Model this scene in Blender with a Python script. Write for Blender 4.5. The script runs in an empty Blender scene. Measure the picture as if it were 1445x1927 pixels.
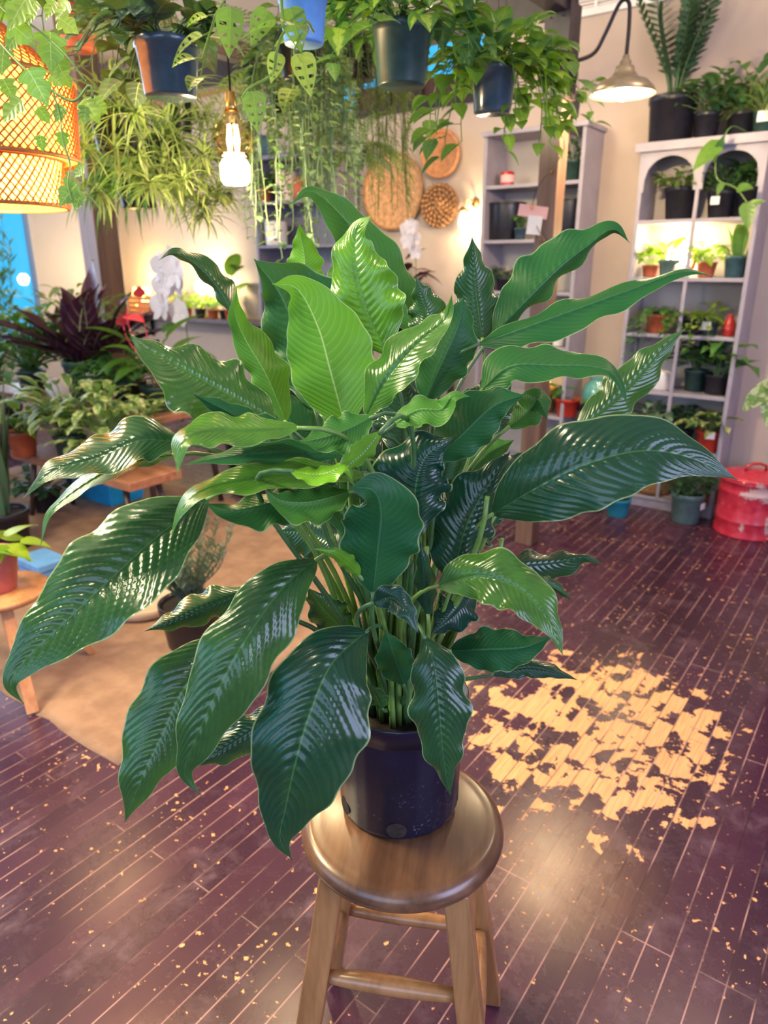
import bpy, math, random
import numpy as np
from mathutils import Vector, Matrix

# ------------------------------------------------------------------ camera model
F = 1335.0                      # focal length in pixels of the 1445x1927 frame
TILT = math.radians(19.0)
CAMH = 1.48
CT, ST = math.cos(TILT), math.sin(TILT)
AX = math.radians(36.0)
RX, RY = math.cos(AX), -math.sin(AX)      # room axis to the right along the back wall
NX, NY = math.sin(AX), math.cos(AX)       # room axis towards the back wall
CAM = np.array([0, 0, CAMH])
CR = np.array([1.0, 0, 0]); CU = np.array([0, ST, CT]); CF = np.array([0, CT, -ST])

def ray(px, py):
    dx = (px - 722.5) / F; dy = -(py - 963.5) / F
    return np.array([dx, CT + dy * ST, -ST + dy * CT])
def atY(px, py, Y):
    r = ray(px, py); return CAM + r * (Y / r[1])
def atz(px, py, z):
    r = ray(px, py); return CAM + r * ((z - CAMH) / r[2])
def onb(px, py, b):
    r = ray(px, py); return CAM + r * (b / (r[0] * NX + r[1] * NY))
def W(a, b, z=0.0):
    return np.array([a * RX + b * NX, a * RY + b * NY, z])
def onshelf(px, py, b, z):
    p = onb(px, py, b); return (p[0], p[1], z)
ROOMROT = -AX

C = bpy.context.scene.collection

# ------------------------------------------------------------------ object helpers
class MB:
    def __init__(s): s.v = []; s.f = []; s.uv = []; s.t = []; s.n = 0
    def add(s, verts, faces, uvs=None, tint=0.5):
        o = s.n
        k = len(verts)
        s.v.extend([tuple(p) for p in verts]); s.n += k
        s.uv.extend(uvs if uvs is not None else [(0.5, 0.5)] * k)
        s.t.extend([tint] * k if not hasattr(tint, '__len__') else tint)
        s.f.extend([tuple(i + o for i in f) for f in faces])
    def build(s, name, mat, parent=None, smooth=True, loc=None, rotz=None, bevel=0, solid=0):
        me = bpy.data.meshes.new(name)
        me.from_pydata(s.v, [], s.f)
        ul = me.uv_layers.new(name='UVMap')
        idx = np.empty(len(me.loops), dtype=np.int32); me.loops.foreach_get('vertex_index', idx)
        uv = np.array(s.uv, dtype=np.float32)[idx]
        ul.data.foreach_set('uv', uv.ravel())
        at = me.attributes.new('tint', 'FLOAT', 'POINT'); at.data.foreach_set('value', np.array(s.t, dtype=np.float32))
        if smooth: me.polygons.foreach_set('use_smooth', [True] * len(me.polygons))
        me.materials.append(mat)
        o = bpy.data.objects.new(name, me); C.objects.link(o)
        if parent is not None: o.parent = parent
        if loc is not None: o.location = loc
        if rotz is not None: o.rotation_euler = (0, 0, rotz)
        if bevel:
            m = o.modifiers.new('Bevel', 'BEVEL'); m.width = bevel; m.segments = 2; m.limit_method = 'ANGLE'
        if solid:
            m = o.modifiers.new('Solid', 'SOLIDIFY'); m.thickness = solid; m.offset = 0
        return o

def thing(name, label, cat, loc=(0, 0, 0), rotz=0, group=None):
    o = bpy.data.objects.new(name, None); C.objects.link(o)
    o.empty_display_size = 0.05
    o.location = tuple(loc); o.rotation_euler = (0, 0, rotz)
    o['label'] = label; o['category'] = cat
    if group: o['group'] = group
    return o
def tag(o, label, cat, group=None, kind=None):
    o['label'] = label; o['category'] = cat
    if group: o['group'] = group
    if kind: o['kind'] = kind
    return o
def struct(o): o['kind'] = 'structure'; return o

def box(mb, c, s, rz=0.0, tint=0.5):
    cx, cy, cz = c; x, y, z = s[0] / 2, s[1] / 2, s[2] / 2
    ca, sa = math.cos(rz), math.sin(rz)
    vs = []
    for dx, dy, dz in ((-x,-y,-z),(x,-y,-z),(x,y,-z),(-x,y,-z),(-x,-y,z),(x,-y,z),(x,y,z),(-x,y,z)):
        vs.append((cx + dx * ca - dy * sa, cy + dx * sa + dy * ca, cz + dz))
    mb.add(vs, [(0,3,2,1),(4,5,6,7),(0,1,5,4),(1,2,6,5),(2,3,7,6),(3,0,4,7)], None, tint)
def rbox(mb, a0, a1, b0, b1, z0, z1, tint=0.5):     # box given in room axes, world coords
    p = W((a0 + a1) / 2, (b0 + b1) / 2, (z0 + z1) / 2)
    box(mb, p, (a1 - a0, b1 - b0, z1 - z0), ROOMROT, tint)
def lathe(mb, prof, c=(0, 0, 0), seg=32, flute=0, fa=0.0, tint=0.5):
    vs = []; fs = []; n = len(prof); uv = []
    for i in range(seg):
        a = 2 * math.pi * i / seg
        for j, (r, z) in enumerate(prof):
            rr = r * (1 + (fa * math.cos(flute * a) if flute else 0))
            vs.append((c[0] + rr * math.cos(a), c[1] + rr * math.sin(a), c[2] + z)); uv.append((i / seg, j / max(1, n - 1)))
    for i in range(seg):
        k = (i + 1) % seg
        for j in range(n - 1):
            fs.append((i*n+j, k*n+j, k*n+j+1, i*n+j+1))
    mb.add(vs, fs, uv, tint)
def disc(mb, c, r, seg=24, tint=0.5):
    vs = [(c[0], c[1], c[2])] + [(c[0] + r * math.cos(2*math.pi*i/seg), c[1] + r * math.sin(2*math.pi*i/seg), c[2]) for i in range(seg)]
    mb.add(vs, [(0, i + 1, (i + 1) % seg + 1) for i in range(seg)], None, tint)
def nrm(v):
    v = np.asarray(v, float); l = np.linalg.norm(v); return v / l if l > 1e-9 else np.array([0, 0, 1.0])
def tube(mb, pts, rad, seg=6, tint=0.5, cap=True):
    pts = [np.asarray(p, float) for p in pts]; n = len(pts)
    if not hasattr(rad, '__len__'): rad = [rad] * n
    vs = []; fs = []; uv = []
    up = None
    for i, p in enumerate(pts):
        t = nrm(pts[min(i + 1, n - 1)] - pts[max(i - 1, 0)])
        if up is None:
            up = np.array([0, 0, 1.0]) if abs(t[2]) < 0.9 else np.array([1.0, 0, 0])
        s = nrm(np.cross(t, up)); up = nrm(np.cross(s, t))
        for k in range(seg):
            a = 2 * math.pi * k / seg
            vs.append(p + (s * math.cos(a) + up * math.sin(a)) * rad[i]); uv.append((k / seg, i / max(1, n - 1)))
    for i in range(n - 1):
        for k in range(seg):
            m = (k + 1) % seg
            fs.append((i*seg+k, i*seg+m, (i+1)*seg+m, (i+1)*seg+k))
    if cap:
        fs.append(tuple(range(seg - 1, -1, -1))); fs.append(tuple((n-1)*seg + k for k in range(seg)))
    mb.add(vs, fs, uv, tint)
def bez(p0, p1, p2, p3, n):
    out = []
    for i in range(n + 1):
        t = i / n; u = 1 - t
        out.append(u**3*np.asarray(p0) + 3*u*u*t*np.asarray(p1) + 3*u*t*t*np.asarray(p2) + t**3*np.asarray(p3))
    return out
def catmull(P, n):
    P = [np.asarray(p, float) for p in P]
    Q = [2*P[0]-P[1]] + P + [2*P[-1]-P[-2]]
    out = []
    for i in range(1, len(Q) - 2):
        for k in range(24):
            t = k / 24
            a, b, c, d = Q[i-1], Q[i], Q[i+1], Q[i+2]
            out.append(0.5*((2*b)+(-a+c)*t+(2*a-5*b+4*c-d)*t*t+(-a+3*b-3*c+d)*t**3))
    out.append(P[-1]); out = np.array(out)
    L = np.r_[0, np.cumsum(np.linalg.norm(np.diff(out, axis=0), axis=1))]
    s = np.linspace(0, L[-1], n)
    return np.stack([np.interp(s, L, out[:, k]) for k in range(3)], 1), L[-1]

# ------------------------------------------------------------------ materials
def lin(r, g, b):
    f = lambda c: (c/255/12.92 if c/255 <= 0.04045 else ((c/255+0.055)/1.055)**2.4)
    return (f(r), f(g), f(b), 1)
class NT:
    def __init__(s, name):
        s.m = bpy.data.materials.new(name); s.m.use_nodes = True; s.t = s.m.node_tree; s.t.nodes.clear()
        s.out = s.n('ShaderNodeOutputMaterial')
    def n(s, typ, **k):
        o = s.t.nodes.new(typ)
        for a, b in k.items(): setattr(o, a, b)
        return o
    def l(s, a, b): s.t.links.new(a, b)
    def val(s, sock, v):
        if hasattr(v, 'links') or isinstance(v, bpy.types.NodeSocket): s.l(v, sock)
        else: sock.default_value = v
    def math(s, op, a, b=None, c=None, clamp=False):
        o = s.n('ShaderNodeMath', operation=op); o.use_clamp = clamp
        s.val(o.inputs[0], a)
        if b is not None: s.val(o.inputs[1], b)
        if c is not None: s.val(o.inputs[2], c)
        return o.outputs[0]
    def mix(s, fac, a, b, blend='MIX'):
        o = s.n('ShaderNodeMix', data_type='RGBA', blend_type=blend)
        s.val(o.inputs[0], fac); s.val(o.inputs[6], a); s.val(o.inputs[7], b)
        return o.outputs[2]
    def noise(s, vec, scale, detail=2, rough=0.5, dist=0.0):
        o = s.n('ShaderNodeTexNoise'); o.inputs['Scale'].default_value = scale; o.inputs['Detail'].default_value = detail
        o.inputs['Roughness'].default_value = rough; o.inputs['Distortion'].default_value = dist
        if vec is not None: s.l(vec, o.inputs['Vector'])
        return o.outputs[0]
    def ramp(s, x, lo, hi):
        o = s.n('ShaderNodeMapRange', interpolation_type='SMOOTHSTEP'); s.l(x, o.inputs[0])
        o.inputs[1].default_value = lo; o.inputs[2].default_value = hi
        return o.outputs[0]
    def bsdf(s, **k):
        o = s.n('ShaderNodeBsdfPrincipled')
        for a, b in k.items(): s.val(o.inputs[a.replace('_', ' ')], b)
        return o
    def bump(s, h, st=0.3, d=0.002):
        o = s.n('ShaderNodeBump'); o.inputs['Strength'].default_value = st; o.inputs['Distance'].default_value = d
        s.l(h, o.inputs['Height']); return o.outputs[0]
    def done(s, sh): s.l(sh.outputs[0] if not isinstance(sh, bpy.types.NodeSocket) else sh, s.out.inputs[0]); return s.m

def pbr(name, col, rough=0.5, metal=0.0, var=0.12, scale=14.0, bump=0.0, spec=0.5, coat=0.0):
    t = NT(name); tc = t.n('ShaderNodeTexCoord').outputs['Object']
    n = t.noise(tc, scale, 4, 0.6)
    d = tuple(c * (1 - var) for c in col[:3]) + (1,); l = tuple(min(1, c * (1 + var)) for c in col[:3]) + (1,)
    b = t.bsdf(Base_Color=t.mix(t.ramp(n, 0.3, 0.7), d, l), Roughness=rough, Metallic=metal, Specular_IOR_Level=spec, Coat_Weight=coat)
    if bump: t.l(t.bump(n, bump), b.inputs['Normal'])
    return t.done(b)
def emit(name, col, st):
    t = NT(name); e = t.n('ShaderNodeEmission'); e.inputs[0].default_value = col; e.inputs[1].default_value = st
    return t.done(e)
def woodmat(name, dark, light, rough=0.35, scale=9.0, stretch=(1, 1, 0.08), coat=0.2, bump=0.1):
    t = NT(name); tc = t.n('ShaderNodeTexCoord').outputs['Object']
    mp = t.n('ShaderNodeMapping'); mp.inputs['Scale'].default_value = stretch; t.l(tc, mp.inputs[0])
    n1 = t.noise(mp.outputs[0], scale, 5, 0.65, 0.8); n2 = t.noise(mp.outputs[0], scale * 9, 3, 0.6)
    f = t.math('ADD', t.math('MULTIPLY', n1, 0.75), t.math('MULTIPLY', n2, 0.25))
    b = t.bsdf(Base_Color=t.mix(t.ramp(f, 0.36, 0.64), dark, light), Roughness=rough, Coat_Weight=coat, Coat_Roughness=0.2)
    t.l(t.bump(f, bump, 0.001), b.inputs['Normal'])
    return t.done(b)

def leafmat(name, top, young, under, vein, K=14.0, slope=0.55, rough=0.3, transl=0.22, tcol=(0.30, 0.62, 0.04, 1), varieg=None, vcol=(0.7, 0.75, 0.25, 1), bump=0.35, edge=None, midw=0.035, tpow=1.0, tmix=0.35, midk=.8, latk=.28):
    """Leaf with midrib and lateral veins laid out in its UVs (u across, v base to tip)."""
    t = NT(name)
    uv = t.n('ShaderNodeUVMap'); sp = t.n('ShaderNodeSeparateXYZ'); t.l(uv.outputs[0], sp.inputs[0])
    u, v = sp.outputs[0], sp.outputs[1]
    au = t.math('MULTIPLY', t.math('ABSOLUTE', t.math('SUBTRACT', u, 0.5)), 2.0)
    tn = t.n('ShaderNodeAttribute', attribute_name='tint').outputs['Fac']
    if tpow != 1.0: tn = t.math('POWER', tn, tpow)
    ph = t.math('MULTIPLY', t.math('SUBTRACT', v, t.math('MULTIPLY', t.math('POWER', au, 1.4), slope * 0.3)), K * 6.2832)
    lat = t.math('ADD', t.math('MULTIPLY', t.math('SINE', ph), 0.5), 0.5)
    latv = t.math('MULTIPLY', t.math('POWER', lat, 10.0), t.math('SUBTRACT', 1.0, t.math('MULTIPLY', au, 0.75)))
    mid = t.math('SUBTRACT', 1.0, t.ramp(au, midw * 0.4, midw * 1.6))
    vm = t.math('MAXIMUM', t.math('MULTIPLY', latv, latk), t.math('MULTIPLY', mid, midk), clamp=True)
    tc = t.n('ShaderNodeTexCoord').outputs['Object']
    nz = t.noise(tc, 30, 3, 0.6)
    base = t.mix(tn, top, young)
    base = t.mix(t.math('MULTIPLY', t.ramp(nz, 0.35, 0.7), 0.35), base, tuple(c * 0.6 for c in top[:3]) + (1,))
    if varieg == 'center':
        m = t.math('SUBTRACT', 1.0, t.ramp(t.math('ADD', au, t.math('MULTIPLY', t.math('SUBTRACT', t.noise(tc, 60, 2), 0.5), 0.8)), 0.25, 0.5))
        base = t.mix(m, base, vcol)
    elif varieg == 'edge':
        m = t.ramp(t.math('ADD', au, t.math('MULTIPLY', t.math('SUBTRACT', t.noise(tc, 40, 2), 0.5), 0.2)), 0.68, 0.8)
        base = t.mix(m, base, vcol)
    elif varieg == 'splash':
        m = t.ramp(t.noise(tc, 45, 3, 0.6), 0.5, 0.58)
        base = t.mix(m, base, vcol)
    elif varieg == 'band':
        m = t.ramp(t.noise(uv.outputs[0], 22, 3, 0.7, 1.5), 0.5, 0.62)
        base = t.mix(m, base, vcol)
    base = t.mix(vm, base, vein)
    geo = t.n('ShaderNodeNewGeometry')
    und = t.mix(tn, under, t.mix(0.5, under, young))
    und = t.mix(t.math('MULTIPLY', vm, 1.1, None, True), und, t.mix(tn, tuple(min(1, c * 1.5 + 0.05) for c in under[:3]) + (1,), (.62, .76, .26, 1)))
    col = t.mix(geo.outputs['Backfacing'], base, und)
    if edge is not None:
        col = t.mix(t.math('MULTIPLY', t.ramp(au, 0.955, 0.99), 0.6), col, edge)
    rg = t.math('ADD', rough, t.math('MULTIPLY', geo.outputs['Backfacing'], 0.2))
    b = t.bsdf(Base_Color=col, Roughness=rg, Specular_IOR_Level=t.math('SUBTRACT', 0.5, t.math('MULTIPLY', geo.outputs['Backfacing'], 0.35)))
    hgt = t.math('ADD', t.math('MULTIPLY', lat, 0.5), t.math('MULTIPLY', nz, 0.25))
    if bump:
        bn = t.bump(hgt, bump, 0.0025); t.l(bn, b.inputs['Normal'])
    tr = t.n('ShaderNodeBsdfTranslucent'); t.l(t.mix(tmix, tcol, base), tr.inputs[0])
    mx = t.n('ShaderNodeMixShader'); mx.inputs[0].default_value = transl
    t.l(b.outputs[0], mx.inputs[1]); t.l(tr.outputs[0], mx.inputs[2])
    return t.done(mx)

# ------------------------------------------------------------------ small leaf primitives
SHAPES = {
 'heart': [(0,.45),(.07,.85),(.2,1),(.42,.92),(.65,.62),(.85,.25),(1,0)],
 'oval':  [(0,.1),(.15,.62),(.4,1),(.65,.88),(.85,.48),(1,0)],
 'lance': [(0,.12),(.2,.72),(.4,1),(.7,.6),(.88,.22),(1,0)],
 'strap': [(0,.7),(.1,1),(.6,.8),(.85,.4),(1,0)],
 'ivy':   [(0,.25),(.08,.8),(.2,1),(.34,.5),(.48,.8),(.58,.72),(.74,.36),(1,0)],
 'round': [(0,.3),(.12,.75),(.4,1),(.7,.85),(.9,.5),(1,0)],
 'croton':[(0,.1),(.12,.55),(.3,.75),(.45,1),(.6,.8),(.75,.85),(.88,.5),(1,0)],
 'snake': [(0,.6),(.3,.95),(.6,1),(.85,.6),(1,0)],
}
def leaf(mb, base, d, up, L, Wd, shape='oval', droop=0.6, fold=0.25, tint=None, nu=7, wav=0.0, rnd=random, curl=0.0):
    d = nrm(d); up = np.asarray(up, float); p = np.asarray(base, float)
    tb = SHAPES[shape]; xs = [a for a, _ in tb]; ys = [b for _, b in tb]
    vs = []; uv = []; fs = []
    ph = rnd.random() * 6
    for i in range(nu + 1):
        t = i / nu
        s = np.cross(d, up)
        if np.linalg.norm(s) < 1e-3: s = np.cross(d, np.array([0.3, 0.8, 0.1]))
        s = nrm(s); n = nrm(np.cross(s, d))
        w = float(np.interp(t, xs, ys)) * Wd / 2 + 1e-5
        e = fold * w + wav * Wd * math.sin(ph + t * 9)
        e2 = fold * w + wav * Wd * math.sin(ph + 2 + t * 9)
        vs += [p - s * w + n * e, p, p + s * w + n * e2]
        uv += [(0, t), (.5, t), (1, t)]
        p = p + d * (L / nu)
        d = nrm(d + (np.array([0, 0, -1.0]) * droop + s * curl) / nu)
    for i in range(nu):
        a = i * 3
        fs += [(a, a+1, a+4, a+3), (a+1, a+2, a+5, a+4)]
    mb.add(vs, fs, uv, rnd.random() if tint is None else tint)
    return p
def holey(mb, base, d, up, L, Wd, droop=0.5, rnd=random, tint=None):
    d = nrm(d); p = np.asarray(base, float); nu, nv = 14, 9
    xs = [a for a, _ in SHAPES['heart']]; ys = [b for _, b in SHAPES['heart']]
    vs = []; uv = []; fs = []
    for i in range(nu + 1):
        t = i / nu; s = nrm(np.cross(d, up)); n = nrm(np.cross(s, d))
        w = float(np.interp(t, xs, ys)) * Wd / 2 + 1e-5
        for j in range(nv):
            q = 2 * j / (nv - 1) - 1
            vs.append(p + s * w * q + n * 0.2 * w * abs(q)); uv.append((j / (nv - 1), t))
        p = p + d * (L / nu); d = nrm(d + np.array([0, 0, -1.0]) * droop / nu)
    for i in range(nu):
        for j in range(nv - 1):
            if i % 3 == 1 and 2 < i < nu - 1 and j in (1, 2, 5, 6): continue
            fs.append((i*nv+j, i*nv+j+1, (i+1)*nv+j+1, (i+1)*nv+j))
    mb.add(vs, fs, uv, rnd.random() if tint is None else tint)
def sph(az, el): return np.array([math.cos(az)*math.cos(el), math.sin(az)*math.cos(el), math.sin(el)])

# foliage builders: all in the plant's local frame, z = 0 at the soil
def f_bush(r, n, R, H, L, Wd, shape, droop=0.7, fold=0.25, stem=True, sq=1.0, wav=0.0, nu=7, low=0.0):
    mb = MB()
    for i in range(n):
        az = r.uniform(0, 6.283); k = math.sqrt(r.random()); el = r.uniform(-0.15 + low, 1.45)
        h = H * r.uniform(0.25, 1.0) * (1 - 0.35 * k)
        tip = np.array([math.cos(az) * R * k * sq, math.sin(az) * R * k * sq, h])
        b = np.array([math.cos(az) * 0.02, math.sin(az) * 0.02, 0.0])
        if stem and i % 2 == 0:
            tube(mb, bez(b, b + [0, 0, h * .5], tip - np.array([math.cos(az), math.sin(az), 0]) * R * .2, tip, 4), [L*.02+.0008]*5, 4, 0.7, False)
        d = sph(az + r.uniform(-.6, .6), r.uniform(-.2, .9))
        s = r.uniform(.65, 1.15)
        leaf(mb, tip, d, np.array([r.uniform(-.3, .3), r.uniform(-.3, .3), 1]), L * s, Wd * s, shape, droop, fold, None, nu, wav, r)
    return mb
def f_strap(r, n, L, Wd, droop=1.8, el0=0.5, el1=1.4, shape='strap', nu=10, base_r=0.02, wav=0.0, fold=0.4):
    mb = MB()
    for i in range(n):
        az = r.uniform(0, 6.283); el = r.uniform(el0, el1); s = r.uniform(.55, 1.1)
        b = np.array([math.cos(az), math.sin(az), 0]) * base_r * r.random()
        leaf(mb, b, sph(az, el), np.array([0, 0, 1.0]) + 0.2 * sph(az + 3.14, 0), L * s, Wd, shape, droop * r.uniform(.5, 1.25), fold, None, nu, wav, r, r.uniform(-.7, .7))
    return mb
def f_trail(r, nv, Lv, L, Wd, shape, rim=0.08, step=None, az0=0.0, az1=6.283, droop=0.5, out=0.25, hole=False, lift=0.06, nu=6, vr=0.0018, fold=0.2):
    mb = MB(); step = step or L * 0.7
    for k in range(nv):
        az = r.uniform(az0, az1); le = Lv * r.uniform(.4, 1.05)
        p = np.array([0, 0, 0.0]); d = sph(az, 0.9); pts = [p]
        nst = max(4, int(le / step))
        for i in range(nst):
            w = i / nst
            rr = math.hypot(p[0], p[1])
            g = 0.55 if rr > rim else 0.12
            d = nrm(d + np.array([r.uniform(-.25, .25), r.uniform(-.25, .25), -g * 1.6]) + (0.5 * sph(az, 0) * out if rr < rim * 2 else 0))
            p = p + d * step; pts.append(p)
            la = az + r.uniform(-1.5, 1.5)
            s = r.uniform(.55, 1.1)
            dd = nrm(sph(la, r.uniform(-.5, .4)) + d * .2)
            upv = nrm(np.array([math.cos(la) * .6, math.sin(la) * .6, .8]))
            q = p + dd * L * .25
            tube(mb, [p, q], vr * .7, 4, .8, False)
            if hole: holey(mb, q, dd, upv, L * s, Wd * s, droop, r)
            else: leaf(mb, q, dd, upv, L * s, Wd * s, shape, droop, fold, None, nu, 0, r)
        tube(mb, pts, vr, 5, .8, False)
    return mb
def f_zz(r, n, H, Lf, Wf):
    mb = MB()
    for k in range(n):
        az = r.uniform(0, 6.283); lean = r.uniform(.05, .52); h = H * r.uniform(.55, 1.05)
        b = sph(az, 0) * .03; tip = sph(az, 0) * h * lean + np.array([0, 0, h])
        P = bez(b, b + [0, 0, h * .4], tip - [0, 0, h * .3], tip, 16)
        tube(mb, P, np.linspace(.008, .002, 17), 6, .8)
        sd = r.uniform(0, 3.14)
        for i in range(4, 17):
            for sg in (-1, 1):
                dd = nrm(np.array([math.cos(sd), math.sin(sd), 0]) * sg + np.array([0, 0, .5]) + sph(az, 0) * .15)
                leaf(mb, P[i], dd, nrm(np.cross(np.array([-math.sin(sd), math.cos(sd), 0.1]), dd) + sph(az, .5)), Lf * r.uniform(.8, 1.1), Wf, 'oval', .15, .15, r.random(), 6, 0, r)
        leaf(mb, tip, nrm(tip - P[-2]), sph(az, .3), Lf, Wf, 'oval', .1, .1, None, 6, 0, r)
    return mb
def f_needle(r, n, H, R, Ln=0.02, Wn=0.004, per=46):
    mb = MB()
    for k in range(n):
        az = r.uniform(0, 6.283); h = H * r.uniform(.6, 1.05); sp = R * math.sqrt(r.random())
        b = sph(az, 0) * .04 * r.random(); tip = sph(az, 0) * sp + np.array([0, 0, h])
        P = bez(b, b + [0, 0, h * .4], tip - [0, 0, h * .4], tip, 10)
        tube(mb, P, np.linspace(.0035, .0012, 11), 5, .3, False)
        for i in range(per):
            t = r.uniform(.12, 1) * 10; i0 = min(9, int(t)); q = P[i0] + (P[i0 + 1] - P[i0]) * (t - i0)
            leaf(mb, q, nrm(sph(r.uniform(0, 6.283), .3) + np.array([0, 0, .8])), sph(r.uniform(0, 6.283), .2), Ln * r.uniform(.7, 1.3), Wn, 'lance', .1, .1, None, 2, 0, r)
    return mb
def f_fern(r, n, L, Lp, droop=1.5, el0=.4, el1=1.3, per=22):
    mb = MB()
    for k in range(n):
        az = r.uniform(0, 6.283); d = sph(az, r.uniform(el0, el1)); p = np.zeros(3); le = L * r.uniform(.6, 1.1); pts = [p]
        for i in range(per):
            p = p + d * le / per; pts.append(p); d = nrm(d + np.array([0, 0, -1.0]) * droop / per)
            s = nrm(np.cross(d, np.array([0, 0, 1.0]) + .01)); u = i / per
            ll = Lp * math.sin(math.pi * (.12 + .85 * u)) * r.uniform(.8, 1.1)
            for sg in (-1, 1):
                leaf(mb, p, nrm(s * sg + d * .5), np.cross(s, d), ll, ll * .3, 'lance', .4, .1, None, 3, 0, r)
        tube(mb, pts, .0012, 4, .6, False)
    return mb

def f_rosettes(r, n, R, D, L, Wd, per=24):
    """a spider plant's crown plus plantlets hanging on runners"""
    mb = MB()
    for k in range(n):
        az = r.uniform(0, 6.283); rr = R * math.sqrt(r.random()); dz = -D * r.random() if k > 3 else .02
        if k <= 3: rr *= .3
        c = np.array([math.cos(az) * rr, math.sin(az) * rr, dz])
        if k > 3: tube(mb, bez(np.zeros(3), np.array([c[0] * .7, c[1] * .7, .10]), np.array([c[0], c[1], dz * .3 + .05]), c, 8), .0012, 4, .8, False)
        s = r.uniform(.7, 1.15) * (1.5 if k <= 3 else 1)
        for i in range(per):
            a = r.uniform(0, 6.283)
            leaf(mb, c, sph(a, r.uniform(-.5, 1.2)), np.array([0, 0, 1.0]) + .2 * sph(a, 0), L * s * r.uniform(.6, 1.1), Wd, 'strap', r.uniform(.8, 2.0), .4, None, 7, 0, r, r.uniform(-.8, .8))
    return mb
# ------------------------------------------------------------------ material library
M = {}
M['wall'] = pbr('wall_paint', (.50, .405, .345, 1), .75, var=.05, scale=3, bump=.05)
M['white_wall'] = pbr('white_wall_paint', (.60, .60, .74, 1), .7, var=.05, scale=2)
M['ceil'] = pbr('ceiling_paint', (.62, .58, .55, 1), .8, var=.04, scale=2)
M['shelf'] = pbr('shelf_paint', (.34, .31, .36, 1), .45, var=.08, scale=10)
M['shelf_back'] = pbr('shelf_back_paint', (.46, .41, .38, 1), .6, var=.06, scale=6)
M['dark_shelf'] = pbr('dark_shelf_paint', (.20, .19, .25, 1), .5, var=.1, scale=10)
M['black'] = pbr('black_plastic', (.012, .012, .02, 1), .35, var=.3, scale=40)
M['navy_pot'] = None
M['dgreen'] = pbr('dark_green_plastic', (.018, .05, .045, 1), .35, var=.2, scale=30)
M['ggreen'] = pbr('grey_green_plastic', (.10, .17, .16, 1), .4, var=.15, scale=30)
M['bluegrey'] = pbr('blue_grey_plastic', (.035, .07, .10, 1), .22, var=.15, scale=20, coat=.3)
M['dteal'] = pbr('dark_teal_plastic', (.03, .09, .12, 1), .3, var=.2, scale=30, coat=.3)
M['terra'] = pbr('terracotta', (.42, .10, .045, 1), .6, var=.15, scale=20)
M['pinkterra'] = pbr('pink_terracotta', (.50, .13, .12, 1), .45, var=.12, scale=20)
M['redpot'] = pbr('red_plastic', (.55, .04, .02, 1), .4, var=.12, scale=20)
M['redgloss'] = pbr('red_glaze', (.45, .02, .02, 1), .2, var=.1, scale=10, coat=.5)
M['turq'] = pbr('turquoise_plastic', (.02, .30, .40, 1), .4, var=.1, scale=20)
M['bluetub'] = pbr('bright_blue_plastic', (.01, .36, .72, 1), .4, var=.1, scale=20)
M['paleblue'] = pbr('pale_blue_paint', (.13, .34, .70, 1), .45, var=.1, scale=20)
M['whiteglaze'] = pbr('white_glaze', (.72, .68, .66, 1), .3, var=.05, scale=10)
M['cream'] = pbr('cream_paint', (.55, .42, .30, 1), .6, var=.08, scale=12)
M['tagwhite'] = pbr('white_card', (.80, .78, .76, 1), .6, var=.03)
M['tagpink'] = pbr('pink_card', (.78, .45, .42, 1), .6, var=.05)
M['soil'] = pbr('soil', (.018, .011, .008, 1), .95, var=.6, scale=90, bump=.8)
M['blackmetal'] = pbr('black_metal', (.02, .018, .025, 1), .35, 0.7, var=.2, scale=20)
M['steel'] = pbr('dull_steel', (.35, .34, .36, 1), .35, 0.9, var=.15, scale=20)
M['brass'] = pbr('brass', (.65, .40, .13, 1), .3, 1.0, var=.1)
M['copper'] = pbr('copper', (.55, .22, .10, 1), .3, 0.9, var=.1)
M['enamel'] = pbr('aged_metal_shade', (.30, .25, .18, 1), .35, 0.6, var=.2, scale=12)
M['wire'] = pbr('dark_wire', (.02, .016, .014, 1), .5)
M['darkwood'] = woodmat('dark_stained_wood', (.028, .014, .014, 1), (.075, .038, .034, 1), .5, 8, (1, 1, .08))
M['beam'] = woodmat('near_black_beam', (.012, .008, .014, 1), (.035, .022, .03, 1), .5, 8, (1, 1, 1))
M['postwood'] = woodmat('post_wood', (.095, .05, .036, 1), (.19, .105, .07, 1), .55, 7, (1, 1, .06))
M['orangewood'] = woodmat('orange_wood', (.34, .12, .035, 1), (.52, .22, .07, 1), .45, 7, (.1, .1, 1))
M['benchwood'] = woodmat('bench_wood', (.24, .09, .05, 1), (.46, .21, .12, 1), .4, 5, (.12, 1, 1))
M['standwood'] = woodmat('stand_wood', (.42, .17, .07, 1), (.62, .30, .14, 1), .4, 8, (1, 1, .08))
M['legwood'] = woodmat('stool_leg_wood', (.22, .095, .03, 1), (.40, .20, .075, 1), .3, 8, (1, 1, .07), .4)
M['seatwood'] = woodmat('stool_seat_wood', (.075, .034, .018, 1), (.19, .092, .045, 1), .30, 7, (1, .1, 1), .25)
M['rattan'] = pbr('rattan', (.42, .15, .03, 1), .6, var=.2, scale=30)
M['basketA'] = pbr('pale_reed', (.60, .32, .15, 1), .6, var=.25, scale=30, bump=.3)
M['basketB'] = pbr('orange_reed', (.50, .22, .09, 1), .6, var=.25, scale=40, bump=.3)
M['basketC'] = pbr('brown_braid', (.36, .18, .075, 1), .7, var=.4, scale=50, bump=.5)
M['petal'] = pbr('orchid_petal', (.78, .72, .76, 1), .45, var=.05)
M['petalpink'] = pbr('pale_pink_petal', (.72, .55, .50, 1), .45, var=.06)
M['anth'] = pbr('coral_spathe', (.78, .07, .09, 1), .3, var=.1)
M['glow_warm'] = emit('warm_lamp_glow', (1.0, .70, .30, 1), 9)
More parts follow.
